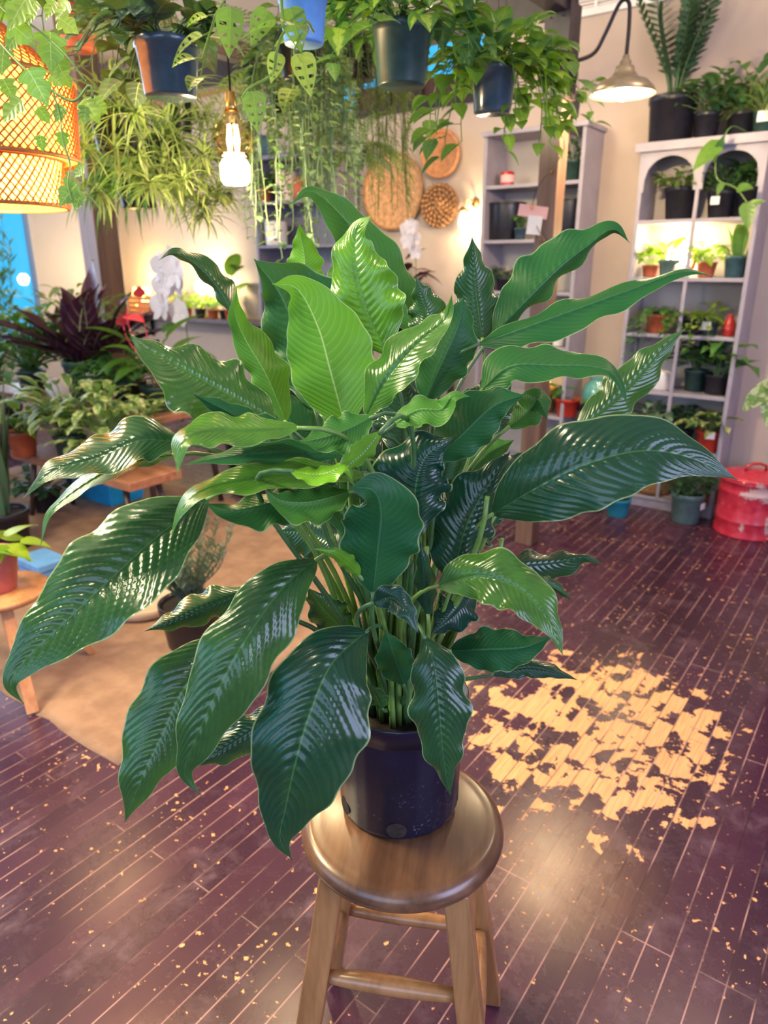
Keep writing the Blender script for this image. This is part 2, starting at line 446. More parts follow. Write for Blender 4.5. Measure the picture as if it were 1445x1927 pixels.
M['glow_white'] = emit('white_lamp_glow', (1.0, .84, .55, 1), 14)
M['glow_gold'] = emit('gold_string_light', (1.0, .60, .12, 1), 14)
M['filament'] = emit('filament_glow', (1.0, .62, .22, 1), 22)
def glassmat(name, tintc, fac=.82, rough=.03):
    t = NT(name); tr = t.n('ShaderNodeBsdfTransparent'); tr.inputs[0].default_value = tintc
    g = t.n('ShaderNodeBsdfGlossy'); g.inputs[1].default_value = rough
    lw = t.n('ShaderNodeLayerWeight'); lw.inputs[0].default_value = .5
    mx = t.n('ShaderNodeMixShader'); t.l(t.math('ADD', .04, t.math('MULTIPLY', t.math('POWER', lw.outputs[1], 4.0), .5)), mx.inputs[0]); t.l(tr.outputs[0], mx.inputs[1]); t.l(g.outputs[0], mx.inputs[2])
    return t.done(mx)
M['glass'] = glassmat('window_glass', (.93, .97, 1, 1))
M['amber'] = glassmat('amber_glass', (.95, .80, .62, 1))
M['tealglass'] = pbr('teal_glass', (.10, .32, .28, 1), .15, var=.1, coat=.5)
def floormat():
    t = NT('worn_painted_floorboards')
    geo = t.n('ShaderNodeTexCoord').outputs['Object']
    mp = t.n('ShaderNodeMapping', vector_type='POINT'); mp.inputs['Rotation'].default_value = (0, 0, AX); t.l(geo, mp.inputs[0])
    sp = t.n('ShaderNodeSeparateXYZ'); t.l(mp.outputs[0], sp.inputs[0])
    cb = t.n('ShaderNodeCombineXYZ'); t.l(sp.outputs[1], cb.inputs[0]); t.l(sp.outputs[0], cb.inputs[1])
    br = t.n('ShaderNodeTexBrick'); br.offset = .37; br.offset_frequency = 3
    t.l(cb.outputs[0], br.inputs['Vector'])
    br.inputs['Color1'].default_value = (0, 0, 0, 1); br.inputs['Color2'].default_value = (1, 1, 1, 1); br.inputs['Mortar'].default_value = (.5, .5, .5, 1)
    br.inputs['Scale'].default_value = 1; br.inputs['Brick Width'].default_value = 1.35; br.inputs['Row Height'].default_value = .058
    br.inputs['Mortar Size'].default_value = .0019; br.inputs['Mortar Smooth'].default_value = .3
    rnd = br.outputs['Color']; gap = br.outputs['Fac']
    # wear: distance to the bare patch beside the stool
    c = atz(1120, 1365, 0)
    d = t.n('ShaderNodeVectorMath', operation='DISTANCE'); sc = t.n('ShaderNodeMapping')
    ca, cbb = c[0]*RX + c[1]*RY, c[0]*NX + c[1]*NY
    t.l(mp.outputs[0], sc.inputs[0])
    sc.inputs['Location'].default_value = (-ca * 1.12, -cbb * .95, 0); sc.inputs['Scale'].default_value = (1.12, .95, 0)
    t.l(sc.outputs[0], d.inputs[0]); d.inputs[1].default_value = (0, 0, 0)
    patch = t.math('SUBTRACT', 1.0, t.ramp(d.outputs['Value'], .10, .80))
    off = t.n('ShaderNodeVectorMath', operation='ADD'); t.l(mp.outputs[0], off.inputs[0])
    o2 = t.n('ShaderNodeCombineXYZ'); t.l(t.math('MULTIPLY', rnd, .35), o2.inputs[0]); t.l(o2.outputs[0], off.inputs[1])
    n1 = t.noise(off.outputs[0], 8.5, 6, .62, .25)
    n2 = t.noise(mp.outputs[0], 48, 4, .55, .3)
    n3 = t.noise(mp.outputs[0], 4.5, 3, .6)
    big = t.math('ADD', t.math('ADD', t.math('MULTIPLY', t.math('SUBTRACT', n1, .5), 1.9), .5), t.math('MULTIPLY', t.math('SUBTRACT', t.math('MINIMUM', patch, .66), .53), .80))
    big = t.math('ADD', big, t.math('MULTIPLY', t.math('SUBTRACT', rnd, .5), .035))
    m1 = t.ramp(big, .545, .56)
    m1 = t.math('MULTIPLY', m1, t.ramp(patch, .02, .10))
    m2 = t.ramp(t.math('ADD', n2, t.math('MULTIPLY', t.math('SUBTRACT', n3, .5), .30)), .665, .685)
    worn = t.math('MAXIMUM', m1, m2)
    # golden reflection of the barn lamp, painted into the boards in front of the patch
    c2 = atz(1055, 1640, 0)
    d2 = t.n('ShaderNodeVectorMath', operation='DISTANCE'); t.l(geo, d2.inputs[0]); d2.inputs[1].default_value = tuple(c2)
    lamp_sheen = t.math('MULTIPLY', t.math('SUBTRACT', 1.0, t.ramp(t.math('ADD', d2.outputs['Value'], t.math('MULTIPLY', n3, .12)), .08, .38)), .30)
    st = t.n('ShaderNodeMapping'); st.inputs['Scale'].default_value = (30, 1.5, 1); t.l(mp.outputs[0], st.inputs[0])
    grain = t.noise(st.outputs[0], 5, 4, .6, .4)
    n4 = t.noise(mp.outputs[0], 7, 9, .74, .3)
    paint = t.mix(rnd, (.038, .011, .030, 1), (.066, .021, .044, 1))
    paint = t.mix(t.math('MULTIPLY', t.ramp(n4, .51, .74), .5), paint, (.20, .125, .17, 1))
    paint = t.mix(t.math('MULTIPLY', t.ramp(n3, .3, .6), .15), paint, (.024, .010, .022, 1))
    paint = t.mix(lamp_sheen, paint, t.mix(t.ramp(grain, .35, .65), (.24, .115, .05, 1), (.44, .25, .11, 1)))
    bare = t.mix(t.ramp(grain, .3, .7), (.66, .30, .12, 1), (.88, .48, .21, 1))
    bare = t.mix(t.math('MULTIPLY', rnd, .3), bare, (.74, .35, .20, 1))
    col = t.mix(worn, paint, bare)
    seam = t.ramp(t.noise(mp.outputs[0], 3, 3, .6), .38, .6)
    gc = t.mix(seam, (.03, .012, .016, 1), (.50, .28, .25, 1))
    col = t.mix(t.math('MULTIPLY', gap, .8), col, gc)
    rg = t.math('ADD', .16, t.math('ADD', t.math('MULTIPLY', worn, .25), t.math('MULTIPLY', n4, .22)))
    b = t.bsdf(Base_Color=col, Roughness=rg, Specular_IOR_Level=.42)
    h = t.math('SUBTRACT', t.math('ADD', t.math('MULTIPLY', n4, .3), t.math('MULTIPLY', grain, .12)), t.math('ADD', t.math('MULTIPLY', gap, .8), t.math('MULTIPLY', worn, .12)))
    t.l(t.bump(h, .35, .003), b.inputs['Normal'])
    return t.done(b)
M['floor'] = floormat()
def rugmat():
    t = NT('jute_weave'); tc = t.n('ShaderNodeTexCoord').outputs['Object']
    mp = t.n('ShaderNodeMapping'); mp.inputs['Rotation'].default_value = (0, 0, AX); t.l(tc, mp.inputs[0])
    w1 = t.n('ShaderNodeTexWave', bands_direction='X'); w1.inputs['Scale'].default_value = 42; w1.inputs['Distortion'].default_value = 1.2; t.l(mp.outputs[0], w1.inputs[0])
    w2 = t.n('ShaderNodeTexWave', bands_direction='Y'); w2.inputs['Scale'].default_value = 42; w2.inputs['Distortion'].default_value = 1.2; t.l(mp.outputs[0], w2.inputs[0])
    h = t.math('MULTIPLY', w1.outputs[1], w2.outputs[1])
    n = t.noise(mp.outputs[0], 9, 4, .6)
    col = t.mix(t.ramp(n, .3, .7), (.24, .135, .085, 1), (.37, .22, .145, 1)); col = t.mix(t.math('MULTIPLY', h, .35), col, (.52, .33, .23, 1))
    b = t.bsdf(Base_Color=col, Roughness=.85); t.l(t.bump(h, .6, .004), b.inputs['Normal']); return t.done(b)
M['rug'] = rugmat()
def drummat():
    t = NT('chipped_red_paint'); tc = t.n('ShaderNodeTexCoord').outputs['Object']
    n = t.noise(tc, 7, 5, .65, .3); n2 = t.noise(tc, 22, 4, .6)
    m = t.ramp(n, .575, .595); 
    col = t.mix(t.ramp(n2, .3, .7), (.46, .015, .04, 1), (.62, .04, .07, 1)); col = t.mix(m, col, (.62, .42, .38, 1))
    b = t.bsdf(Base_Color=col, Roughness=.35, Metallic=0.0, Coat_Weight=.3); t.l(t.bump(n2, .15), b.inputs['Normal']); return t.done(b)
M['drum'] = drummat()
def potmat():
    t = NT('navy_black_nursery_plastic'); tc = t.n('ShaderNodeTexCoord').outputs['Object']
    n = t.noise(tc, 160, 3, .7); n2 = t.noise(tc, 10, 3)
    sp = t.n('ShaderNodeSeparateXYZ'); t.l(tc, sp.inputs[0])
    dust = t.math('MULTIPLY', t.ramp(t.math('ADD', n, t.math('MULTIPLY', t.math('SUBTRACT', n2, .5), .3)), .62, .72), t.math('SUBTRACT', 1.0, t.ramp(sp.outputs[2], .03, .19)))
    col = t.mix(t.ramp(n2, .3, .7), (.003, .004, .012, 1), (.006, .007, .024, 1)); col = t.mix(t.math('MULTIPLY', dust, .5), col, (.20, .17, .18, 1))
    b = t.bsdf(Base_Color=col, Roughness=.32, Specular_IOR_Level=.6); t.l(t.bump(n, .06), b.inputs['Normal']); return t.done(b)
M['navy_pot'] = potmat()

G = lambda r, g, b: (r, g, b, 1)
LM = {
 'lily':  leafmat('peace_lily_leaf', G(.0025,.040,.026), G(.20,.52,.010), G(.010,.085,.030), G(.07,.20,.05), 21, .73, .21, .17, (.34,.80,.03,1), bump=.30, edge=G(.42,.52,.25), tpow=1.9, tmix=.8, midw=.018, midk=.55, latk=.14),  # edge colour paints in the bright translucent rim of the margins
 'heart': leafmat('green_heart_leaf', G(.028,.11,.025), G(.15,.32,.035), G(.07,.16,.06), G(.16,.26,.08), 6, .6, .35, .3),
 'lime':  leafmat('lime_green_leaf', G(.14,.30,.02), G(.42,.58,.05), G(.20,.36,.05), G(.45,.55,.12), 6, .6, .35, .42),
 'brasil': leafmat('yellow_striped_heart_leaf', G(.02,.10,.035), G(.08,.26,.06), G(.05,.14,.06), G(.2,.32,.1), 5, .6, .28, .3, varieg='center', vcol=G(.36,.48,.08)),
 'silver': leafmat('silvery_dark_heart_leaf', G(.035,.075,.045), G(.08,.15,.085), G(.06,.09,.06), G(.02,.05,.03), 5, .6, .45, .12, varieg='splash', vcol=G(.15,.23,.16)),
 'spider': leafmat('pale_striped_strap_leaf', G(.13,.20,.05), G(.32,.40,.12), G(.18,.25,.10), G(.35,.40,.18), 2, 0, .4, .3, varieg='center', vcol=G(.52,.54,.26), bump=0),
 'grey':  leafmat('grey_green_leaf', G(.075,.15,.09), G(.24,.38,.24), G(.12,.18,.1), G(.3,.4,.26), 5, .5, .4, .25),
 'airy':  leafmat('olive_trailing_leaf', G(.09,.13,.045), G(.24,.28,.09), G(.12,.15,.06), G(.3,.33,.14), 4, .5, .45, .3),
 'ivy':   leafmat('ivy_leaf', G(.05,.17,.03), G(.40,.50,.06), G(.10,.2,.06), G(.40,.5,.2), 5, .6, .35, .35),
 'monst': leafmat('holey_vine_leaf', G(.05,.14,.04), G(.34,.40,.07), G(.10,.2,.06), G(.16,.26,.08), 6, .5, .35, .35),
 'dark':  leafmat('dark_green_leaf', G(.012,.05,.026), G(.04,.12,.05), G(.03,.07,.04), G(.06,.14,.06), 6, .5, .35, .15),
 'zz':    leafmat('glossy_deep_green_leaflet', G(.02,.065,.036), G(.07,.17,.085), G(.04,.08,.05), G(.06,.13,.07), 0, 0, .28, .12, bump=0),
 'croton': leafmat('purple_black_leaf', G(.016,.004,.014), G(.075,.016,.035), G(.04,.012,.03), G(.10,.02,.04), 7, .5, .33, .06, (.2,.02,.03,1)),
 'green': leafmat('mid_green_leaf', G(.03,.12,.035), G(.12,.30,.06), G(.07,.16,.07), G(.14,.26,.09), 6, .5, .38, .28),
 'varieg': leafmat('cream_edged_leaf', G(.05,.15,.05), G(.16,.28,.08), G(.1,.18,.08), G(.2,.3,.1), 5, .5, .38, .28, varieg='edge', vcol=G(.58,.58,.26)),
 'splashy': leafmat('cream_splashed_leaf', G(.07,.17,.05), G(.22,.34,.08), G(.1,.18,.08), G(.2,.3,.1), 5, .5, .38, .3, varieg='splash', vcol=G(.58,.58,.28)),
 'snake': leafmat('banded_sword_leaf', G(.03,.085,.045), G(.06,.14,.07), G(.06,.12,.07), G(.05,.1,.06), 0, 0, .4, .08, varieg='band', vcol=G(.22,.30,.19), bump=0, edge=G(.65,.55,.12)),
 'snakeedge': leafmat('yellow_edged_sword_leaf', G(.04,.10,.05), G(.10,.18,.10), G(.06,.12,.07), G(.05,.1,.06), 0, 0, .4, .1, varieg='edge', vcol=G(.62,.54,.14), bump=0),
 'needle': leafmat('grey_needle_leaf', G(.045,.085,.055), G(.14,.20,.14), G(.09,.12,.08), G(.1,.15,.1), 0, 0, .5, .12, bump=0),
}
M['lilystem'] = pbr('pale_green_petiole', (.13, .24, .05, 1), .4, var=.25, scale=25)
M['lilystem_dark'] = pbr('green_petiole', (.05, .13, .04, 1), .4, var=.25, scale=25)

# ------------------------------------------------------------------ room shell
mb = MB(); box(mb, (0, 4, -.05), (30, 30, .1)); struct(mb.build('floor', M['floor'], smooth=False))
mb = MB(); rbox(mb, -8.2, 3.2, -2.9, 5.05, 3.35, 3.45); struct(mb.build('ceiling', M['ceil'], smooth=False))
WB = 4.85
mb = MB()
wa0, wa1, wz0, wz1 = -4.05, -2.62, 2.56, 3.15
rbox(mb, -7.2, wa0, WB, WB + .14, 0, 3.35); rbox(mb, wa1, 3.0, WB, WB + .14, 0, 3.35)
rbox(mb, wa0, wa1, WB, WB + .14, 0, wz0); rbox(mb, wa0, wa1, WB, WB + .14, wz1, 3.35)
struct(mb.build('wall_back', M['wall'], smooth=False))
mb = MB(); LA = -6.98
rbox(mb, LA - .14, LA, 3.92, WB, 0, 3.35); rbox(mb, LA - .14, LA, 1.2, 3.92, 0, .7); rbox(mb, LA - .14, LA, 1.2, 3.92, 2.7, 3.35)
struct(mb.build('wall_left', M['white_wall'], smooth=False))
def window(name, along_a, lo, hi, z0, z1, fixed, frame_m, nmul=2, blind=None):
    fr = MB()
    def seg(u0, u1, za, zb, th=.10):
        if along_a: rbox(fr, u0, u1, fixed - .02, fixed - .02 + th, za, zb)
        else: rbox(fr, fixed - th + .02, fixed + .02, u0, u1, za, zb)
    seg(lo, hi, z0, z0 + .06); seg(lo, hi, z1 - .05, z1); seg(lo, lo + .05, z0 + .06, z1 - .05); seg(hi - .05, hi, z0 + .06, z1 - .05)
    for i in range(1, nmul):
        u = lo + (hi - lo) * i / nmul; seg(u - .02, u + .02, z0 + .06, z1 - .05, .07)
    f = struct(fr.build(name, frame_m, smooth=False))
    g = MB()
    if along_a: rbox(g, lo + .05, hi - .05, fixed + .05, fixed + .058, z0 + .06, z1 - .05)
    else: rbox(g, fixed - .058, fixed - .05, lo + .05, hi - .05, z0 + .06, z1 - .05)
    g.build('pane', M['glass'], f, smooth=False)
    if blind:
        b = MB(); rbox(b, lo + .3, hi - .05, fixed + .01, fixed + .03, z0 + .06, z0 + blind); b.build('blind', M['darkwood'], f, smooth=False)
    return f
window('window_1', True, wa0, wa1, wz0, wz1, WB, M['beam'], 5, .20)
window('window_2', False, 1.2, 3.92, .7, 2.7, LA, M['white_wall'], 4)
mb = MB(); rbox(mb, -6.9, -4.3, WB - .09, WB, 2.92, 3.10); struct(mb.build('trim_1', M['orangewood'], smooth=False, bevel=.004))
mb = MB(); rbox(mb, -6.9, 3.0, WB - .025, WB, 0, .16); struct(mb.build('baseboard_back', M['shelf'], smooth=False))
mb = MB()
for q in ((-8.2, -5.4, 0, 3.35), (2.3, 3.2, 0, 3.35), (-5.4, 2.3, 0, .55), (-5.4, 2.3, 2.75, 3.35)): rbox(mb, q[0], q[1], -2.9, -2.75, q[2], q[3])
struct(mb.build('wall_front', M['wall'], smooth=False))
mb = MB(); rbox(mb, 3.0, 3.14, -2.75, WB, 0, 3.35); struct(mb.build('wall_right', M['wall'], smooth=False))
mb = MB(); rbox(mb, LA - .14, LA, -2.75, 1.2, 0, 3.35); struct(mb.build('wall_left_front', M['white_wall'], smooth=False))
# vent
v = thing('wall_vent', 'white louvred air vent high on the back wall', 'vent', W(-1.83, WB, 2.93), ROOMROT)
f = MB()
for c, s in (((0, -.012, .02), (.66, .024, .04)), ((0, -.012, .28), (.66, .024, .04)), ((-.31, -.012, .15), (.04, .024, .22)), ((.31, -.012, .15), (.04, .024, .22)), ((-.1, -.012, .15), (.02, .02, .22)), ((.1, -.012, .15), (.02, .02, .22))): box(f, c, s)
f.build('vent_frame', M['tagwhite'], v, False)
f = MB()
for i in range(12): box(f, (0, -.008, .05 + i * .0185), (.60, .014, .008))
f.build('louvre_slats', M['tagwhite'], v, False)

# ------------------------------------------------------------------ rug
mb = MB(); r = random.Random(3)
nx, ny = 46, 46; a0, a1, b0, b1 = -5.5, -1.76, 1.0, 3.08
top = []
for i in range(nx + 1):
    for j in range(ny + 1):
        e = (r.uniform(-.008, .008) if i in (0, nx) else 0, r.uniform(-.008, .008) if j in (0, ny) else 0)
        top.append(W(a0 + (a1 - a0) * i / nx + e[0], b0 + (b1 - b0) * j / ny + e[1], .008 - (.006 if i in (0, nx) or j in (0, ny) else 0)))
mb.add(top, [(i*(ny+1)+j, (i+1)*(ny+1)+j, (i+1)*(ny+1)+j+1, i*(ny+1)+j+1) for i in range(nx) for j in range(ny)])
rg = mb.build('jute_rug', M['rug'])
m = rg.modifiers.new('Solid', 'SOLIDIFY'); m.thickness = .007; m.offset = -1
tag(rg, 'tan woven jute rug with a frayed edge on the floorboards', 'rug')
RUGZ = .0085

# ------------------------------------------------------------------ stool
SC = (0.031, 0.965); SZ = .61
st = thing('wooden_stool', 'round wooden stool under the big peace lily', 'stool', (SC[0], SC[1], 0), math.radians(-9))
mb = MB(); R_ = .170
prof = [(0, .566), (R_ - .03, .566), (R_ - .012, .569), (R_ - .003, .577), (R_, .588), (R_ - .003, .599), (R_ - .010, .606), (R_ - .018, .609), (R_ - .026, SZ - .002), (R_ - .034, SZ), (0, SZ)]
lathe(mb, prof, seg=72); mb.build('seat', M['seatwood'], st)
tops = [(-.098, -.092), (.098, -.092), (.098, .092), (-.098, .092)]; bots = [(-.175, -.165), (.175, -.165), (.175, .165), (-.175, .165)]
def legpt(i, z):
    k = z / .566; return np.array([bots[i][0] + (tops[i][0] - bots[i][0]) * k, bots[i][1] + (tops[i][1] - bots[i][1]) * k, z])
for i in range(4):
    mb = MB(); h = .0205
    lo, hi = legpt(i, 0), legpt(i, .567)
    vs = [lo + np.array([sx * h, sy * h, 0]) for sx, sy in ((-1,-1),(1,-1),(1,1),(-1,1))] + [hi + np.array([sx * h, sy * h, 0]) for sx, sy in ((-1,-1),(1,-1),(1,1),(-1,1))]
    mb.add(vs, [(0,3,2,1),(4,5,6,7),(0,1,5,4),(1,2,6,5),(2,3,7,6),(3,0,4,7)])
    mb.build('leg', M['legwood'], st, False, bevel=.003)
def rung(i, j, z):
    p, q = legpt(i, z), legpt(j, z); mb = MB()
    d = nrm(q - p); p = p + d * .012; q = q - d * .012
    P = [p + (q - p) * t for t in np.linspace(0, 1, 13)]
    tube(mb, P, [.0095 + .006 * math.sin(math.pi * t) ** .7 for t in np.linspace(0, 1, 13)], 14)
    mb.build('rung', M['legwood'], st)
for i, j, z in ((0, 1, .365), (2, 3, .225), (1, 2, .44), (1, 2, .24), (3, 0, .44), (3, 0, .24), (0, 1, .16)): rung(i, j, z)

# ------------------------------------------------------------------ peace lily
PC = np.array([0.026, 1.0, SZ])
pl = thing('peace_lily', 'huge glossy peace lily in a navy-black nursery pot on the stool', 'plant', tuple(PC))
mb = MB(); n = 96
PH = .218
prof = [(0, .002), (.092, .002), (.098, .006), (.1005, .014), (.106, .178), (.1065, .182), (.1095, .1835), (.1115, PH - .004), (.112, PH), (.1085, PH), (.104, PH - .03)]
lathe(mb, prof, seg=96, flute=24, fa=.004); mb.build('pot', M['navy_pot'], pl)
mb = MB(); disc(mb, (0, 0, PH - .03), .1035, 40); mb.build('soil', M['soil'], pl)
for az in (-1.63, -.12, 1.9, 3.6):
    mb = MB(); c = np.array([math.cos(az), math.sin(az), 0]); s = np.array([-math.sin(az), math.cos(az), 0]); P = []
    o = c * .1005 + np.array([0, 0, .026])
    vs = [o + c * .0012]; 
    for k in range(20):
        a = 6.2832 * k / 20; vs.append(o + c * (.0012 - .9 * (math.cos(a) * .0165) ** 2 / .2) + s * math.cos(a) * .0165 + np.array([0, 0, math.sin(a) * .0145]))
    mb.add(vs, [(0, k + 1, (k + 1) % 20 + 1) for k in range(20)]); mb.build('drainage_hole', M['soil'], pl)

DY = 0.085
rl = random.Random(11)
def lily_leaf(mid, wl, wr, yl=0.0, yr=0.0, under=False, tint=.2, peak=.36, arch=.10, wave=.012, corr=1.0, tailp=1.25, stem=True, nfreq=3.8, stem_in=None):
    pts = [atY(x, y, Y + DY) for x, y, Y in mid]
    P, L = catmull(pts, 60 + int(min(1.0, max(abs(wl), abs(wr)) / 70) * 75))
    n = len(P); us = np.linspace(0, 1, n)
    T = np.gradient(P, axis=0)
    tx = T @ CR; ty = T @ CU
    k = np.ones(7) / 7
    pad = lambda a: np.convolve(np.r_[[a[0]]*3, a, [a[-1]]*3], k, 'valid')
    tx, ty = pad(tx), pad(ty); l = np.hypot(tx, ty) + 1e-9; tx /= l; ty /= l
    perp = np.outer(-ty, CR) + np.outer(tx, CU)
    prof = np.where(us < peak, np.sin(np.pi/2 * np.clip(us/peak, 0, 1)) ** .75, np.cos(np.pi/2 * np.clip((us - peak)/(1 - peak), 0, 1)) ** tailp)
    prof = np.maximum(prof, .012)
    dep = (P - CAM) @ CF
    nv = 25; q = np.linspace(-1, 1, nv)
    V = np.zeros((n, nv, 3)); ph1, ph2 = rl.random() * 6, rl.random() * 6
    vd = P - CAM; vd = vd / np.linalg.norm(vd, axis=1)[:, None]
    sg = 1 if not under else -1
    for j, qq in enumerate(q):
        w, y = (wl, yl) if qq < 0 else (wr, yr)
        side = 1 if qq < 0 else -1
        a = abs(qq)
        m = (w * dep / F * prof) * a
        wig = 1 + (.05 * min(1.0, wave / .012) * a * np.sin(us * 6.28 * nfreq * 1.7 + (ph1 if qq < 0 else ph2)))
        off = perp * (side * m * wig)[:, None]
        depth = (y * prof * a ** 1.3) - arch * (w * dep / F * prof) * 4 * a * (1 - a) * sg - .035 * abs(w) * dep / F * prof * (1 - a) ** 2 * 0
        V[:, j] = P + off + vd * depth[:, None]
    du = np.gradient(V, axis=0); dv = np.gradient(V, axis=1)
    N = np.cross(dv, du); N /= (np.linalg.norm(N, axis=2)[..., None] + 1e-9)
    A = np.abs(q)[None, :]; U = us[:, None]
    K = 21
    wm = max(abs(wl), abs(wr)) * float(dep.mean()) / F
    wave = min(wave * (1.3 if wave > .009 else .55), .15 * wm); corr = corr * min(1.5, (wm / .05) ** 1.3) * min(1.0, L / .30)
    wav = wave * np.sin(U * 6.2832 * nfreq + np.where(q[None, :] < 0, ph1, ph2)) * A ** 2.5 * prof[:, None]
    cor = corr * .0012 * np.sin(6.2832 * K * (U - .22 * A ** 1.4)) * (1 - A ** 5) * np.minimum(1, 5 * A) * np.minimum(1, prof[:, None] * 1.5)
    groove = -.0016 * np.exp(-(A / .06) ** 2) * prof[:, None] * sg
    V = V + N * (wav + cor + groove)[..., None]
    V -= PC
    verts = V.reshape(-1, 3); uv = [(0.5 + .5 * qq, u) for u in us for qq in q]
    fs = []
    for i in range(n - 1):
        for j in range(nv - 1):
            a = i * nv + j
            fs.append((a, a+1, a+nv+1, a+nv) if not under else (a, a+nv, a+nv+1, a+1))
    mb = MB(); mb.add(verts, fs, uv, tint)
    lf = mb.build('leaf', LM['lily'], pl)
    if stem:
        b = P[0] - PC; d0 = nrm(P[0] - P[3])
        an = math.atan2(b[1], b[0]); rr = min(.06, .02 + .25 * np.linalg.norm(b[:2]))
        s0 = np.array([math.cos(an) * rr * rl.uniform(.5, 1), math.sin(an) * rr * rl.uniform(.5, 1), PH - .032])
        dist = np.linalg.norm(b - s0)
        path = bez(s0, s0 + np.array([b[0] * .12, b[1] * .12, dist * .45]), b + d0 * dist * .30, b + nrm(P[2] - P[0]) * .004, 16)
        mb = MB(); tube(mb, path, np.linspace(.0052, .0026, 17), 8)
        mb.build('petiole', M['lilystem'] if rl.random() < .5 else M['lilystem_dark'], lf)
    return lf
L_ = lily_leaf
# crown, back row
L_([(795,640,1.12),(742,535,1.16),(672,438,1.17),(592,362,1.13),(546,384,1.10)], 58, 42, .03, .02, True, .42, .40)
L_([(728,668,.98),(690,585,.99),(668,500,1.0),(670,438,1.01),(700,404,.99)], 62, 74, .03, -.02, False, .72, .35, .12)
L_([(650,805,.90),(622,700,.90),(598,615,.91),(560,545,.91),(512,534,.89)], 76, 92, .02, .03, True, .98, .40, .05, .006, corr=.35)
L_([(592,770,1.05),(566,660,1.08),(530,560,1.09),(478,488,1.07)], 62, 150, .03, .06, True, .25, .45, .12)
L_([(538,795,.95),(500,705,.96),(462,640,.97),(442,590,.96),(445,538,.95)], 30, 44, .01, .05, True, .75, .40, .05)
L_([(450,610,1.12),(415,548,1.14),(372,500,1.14),(328,477,1.13),(298,490,1.11)], 13, 28, .03, .05, False, .22, .4)
L_([(572,540,1.20),(573,490,1.22),(566,445,1.22),(563,420,1.21)], 34, 36, .02, .02, True, .9, .25, .05, .02)
L_([(640,560,1.18),(640,510,1.20),(655,460,1.20),(690,420,1.19)], 22, 20, .02, .02, True, .6, .35)
L_([(808,640,1.1),(800,580,1.12),(790,545,1.12),(783,520,1.12)], 34, 40, .02, .02, False, .3, .35)
# left side
L_([(520,790,.90),(425,738,.87),(335,688,.84),(272,652,.82),(243,627,.81)], 78, 58, -.05, .06, False, .38, .45, .14)
L_([(560,805,.80),(480,800,.78),(420,770,.77),(360,740,.77)], 26, 26, .02, .03, True, .08, .45)
L_([(565,805,.74),(470,812,.72),(395,812,.70),(345,832,.68),(333,895,.67)], 28, 36, -.02, .05, False, .55, .5, .12)
L_([(340,832,.82),(262,828,.79),(180,862,.77),(100,886,.75),(42,938,.74)], 40, 44, -.03, .04, False, .25, .26, .12)
L_([(330,855,.84),(240,872,.80),(165,908,.78),(95,965,.76),(75,1032,.75)], 16, 18, -.02, .03, False, .45, .3)
L_([(392,938,.88),(295,1010,.82),(200,1096,.77),(112,1180,.74),(45,1245,.72),(20,1288,.71),(45,1325,.71)], 84, 98, -.03, .03, False, .30, .40, .08, .008, 1.5)
L_([(690,895,.78),(560,892,.74),(450,905,.71),(378,925,.69),(340,962,.68),(320,1016,.68)], 26, 30, -.03, .05, False, .55, .42, .12)
L_([(660,856,.84),(520,850,.80),(400,864,.78),(342,876,.77)], 22, 22, -.02, .03, True, .15, .45)
L_([(620,925,.78),(520,945,.74),(440,960,.72),(382,946,.71)], 45, 25, -.02, .03, True, .40, .5, .08)
L_([(660,925,.76),(585,945,.72),(530,942,.70),(497,920,.69)], 42, 30, -.02, .02, True, .60, .5, .08)
L_([(716,812,.74),(686,850,.72),(655,880,.70),(668,916,.69)], 16, 24, .03, -.02, False, .6, .4)
L_([(545,886,.69),(600,893,.68),(648,880,.68),(664,905,.68)], 14, 20, .03, -.02, False, .85, .45)
L_([(700,785,.80),(645,812,.77),(590,828,.76),(560,830,.76)], 40, 34, -.02, .03, True, .45, .45)
# centre
L_([(688,785,.86),(735,702,.84),(792,640,.84),(838,600,.84),(851,552,.83)], 44, 38, .04, -.03, False, .48, .42, .16)
L_([(800,755,.97),(830,685,.97),(862,612,.98),(872,558,.98)], 66, 52, .03, .02, True, .25, .52, .06)
L_([(908,640,1.08),(897,560,1.10),(892,500,1.10),(888,444,1.09)], 46, 42, .03, .03, False, .16, .35, .08)
L_([(740,800,.80),(785,772,.78),(830,770,.77),(852,745,.76),(886,746,.76)], 24, 30, .02, -.02, True, .62, .4)
L_([(812,868,.86),(868,820,.85),(928,765,.85),(990,742,.85)], 62, 46, .03, .01, True, .20, .45, .08)
L_([(955,805,.90),(990,778,.90),(1012,752,.89),(1030,790,.88)], 28, 30, .02, .02, True, .45, .5)
L_([(880,893,.92),(922,852,.93),(968,828,.93)], 24, 24, .02, .02, True, .5, .5)
L_([(786,1010,.80),(781,930,.81),(800,862,.82),(852,823,.82)], 88, 62, .03, .01, False, .03, .45, .08, corr=.45)
L_([(850,1100,.84),(880,985,.85),(935,888,.86),(960,850,.87)], 76, 46, .02, .03, False, .03, .45, .06, corr=.45)
L_([(702,1118,.74),(711,1035,.73),(717,960,.72),(700,922,.71),(655,918,.70)], 76, 80, .02, .01, True, .14, .55, .05, .012)
L_([(678,1085,.74),(655,1060,.72),(625,1040,.70),(583,1032,.69)], 14, 16, .01, .01, False, .7, .4)
L_([(640,900,.80),(590,930,.79),(640,985,.78),(650,1040,.77)], 18, 18, .01, .01, True, .45, .4)
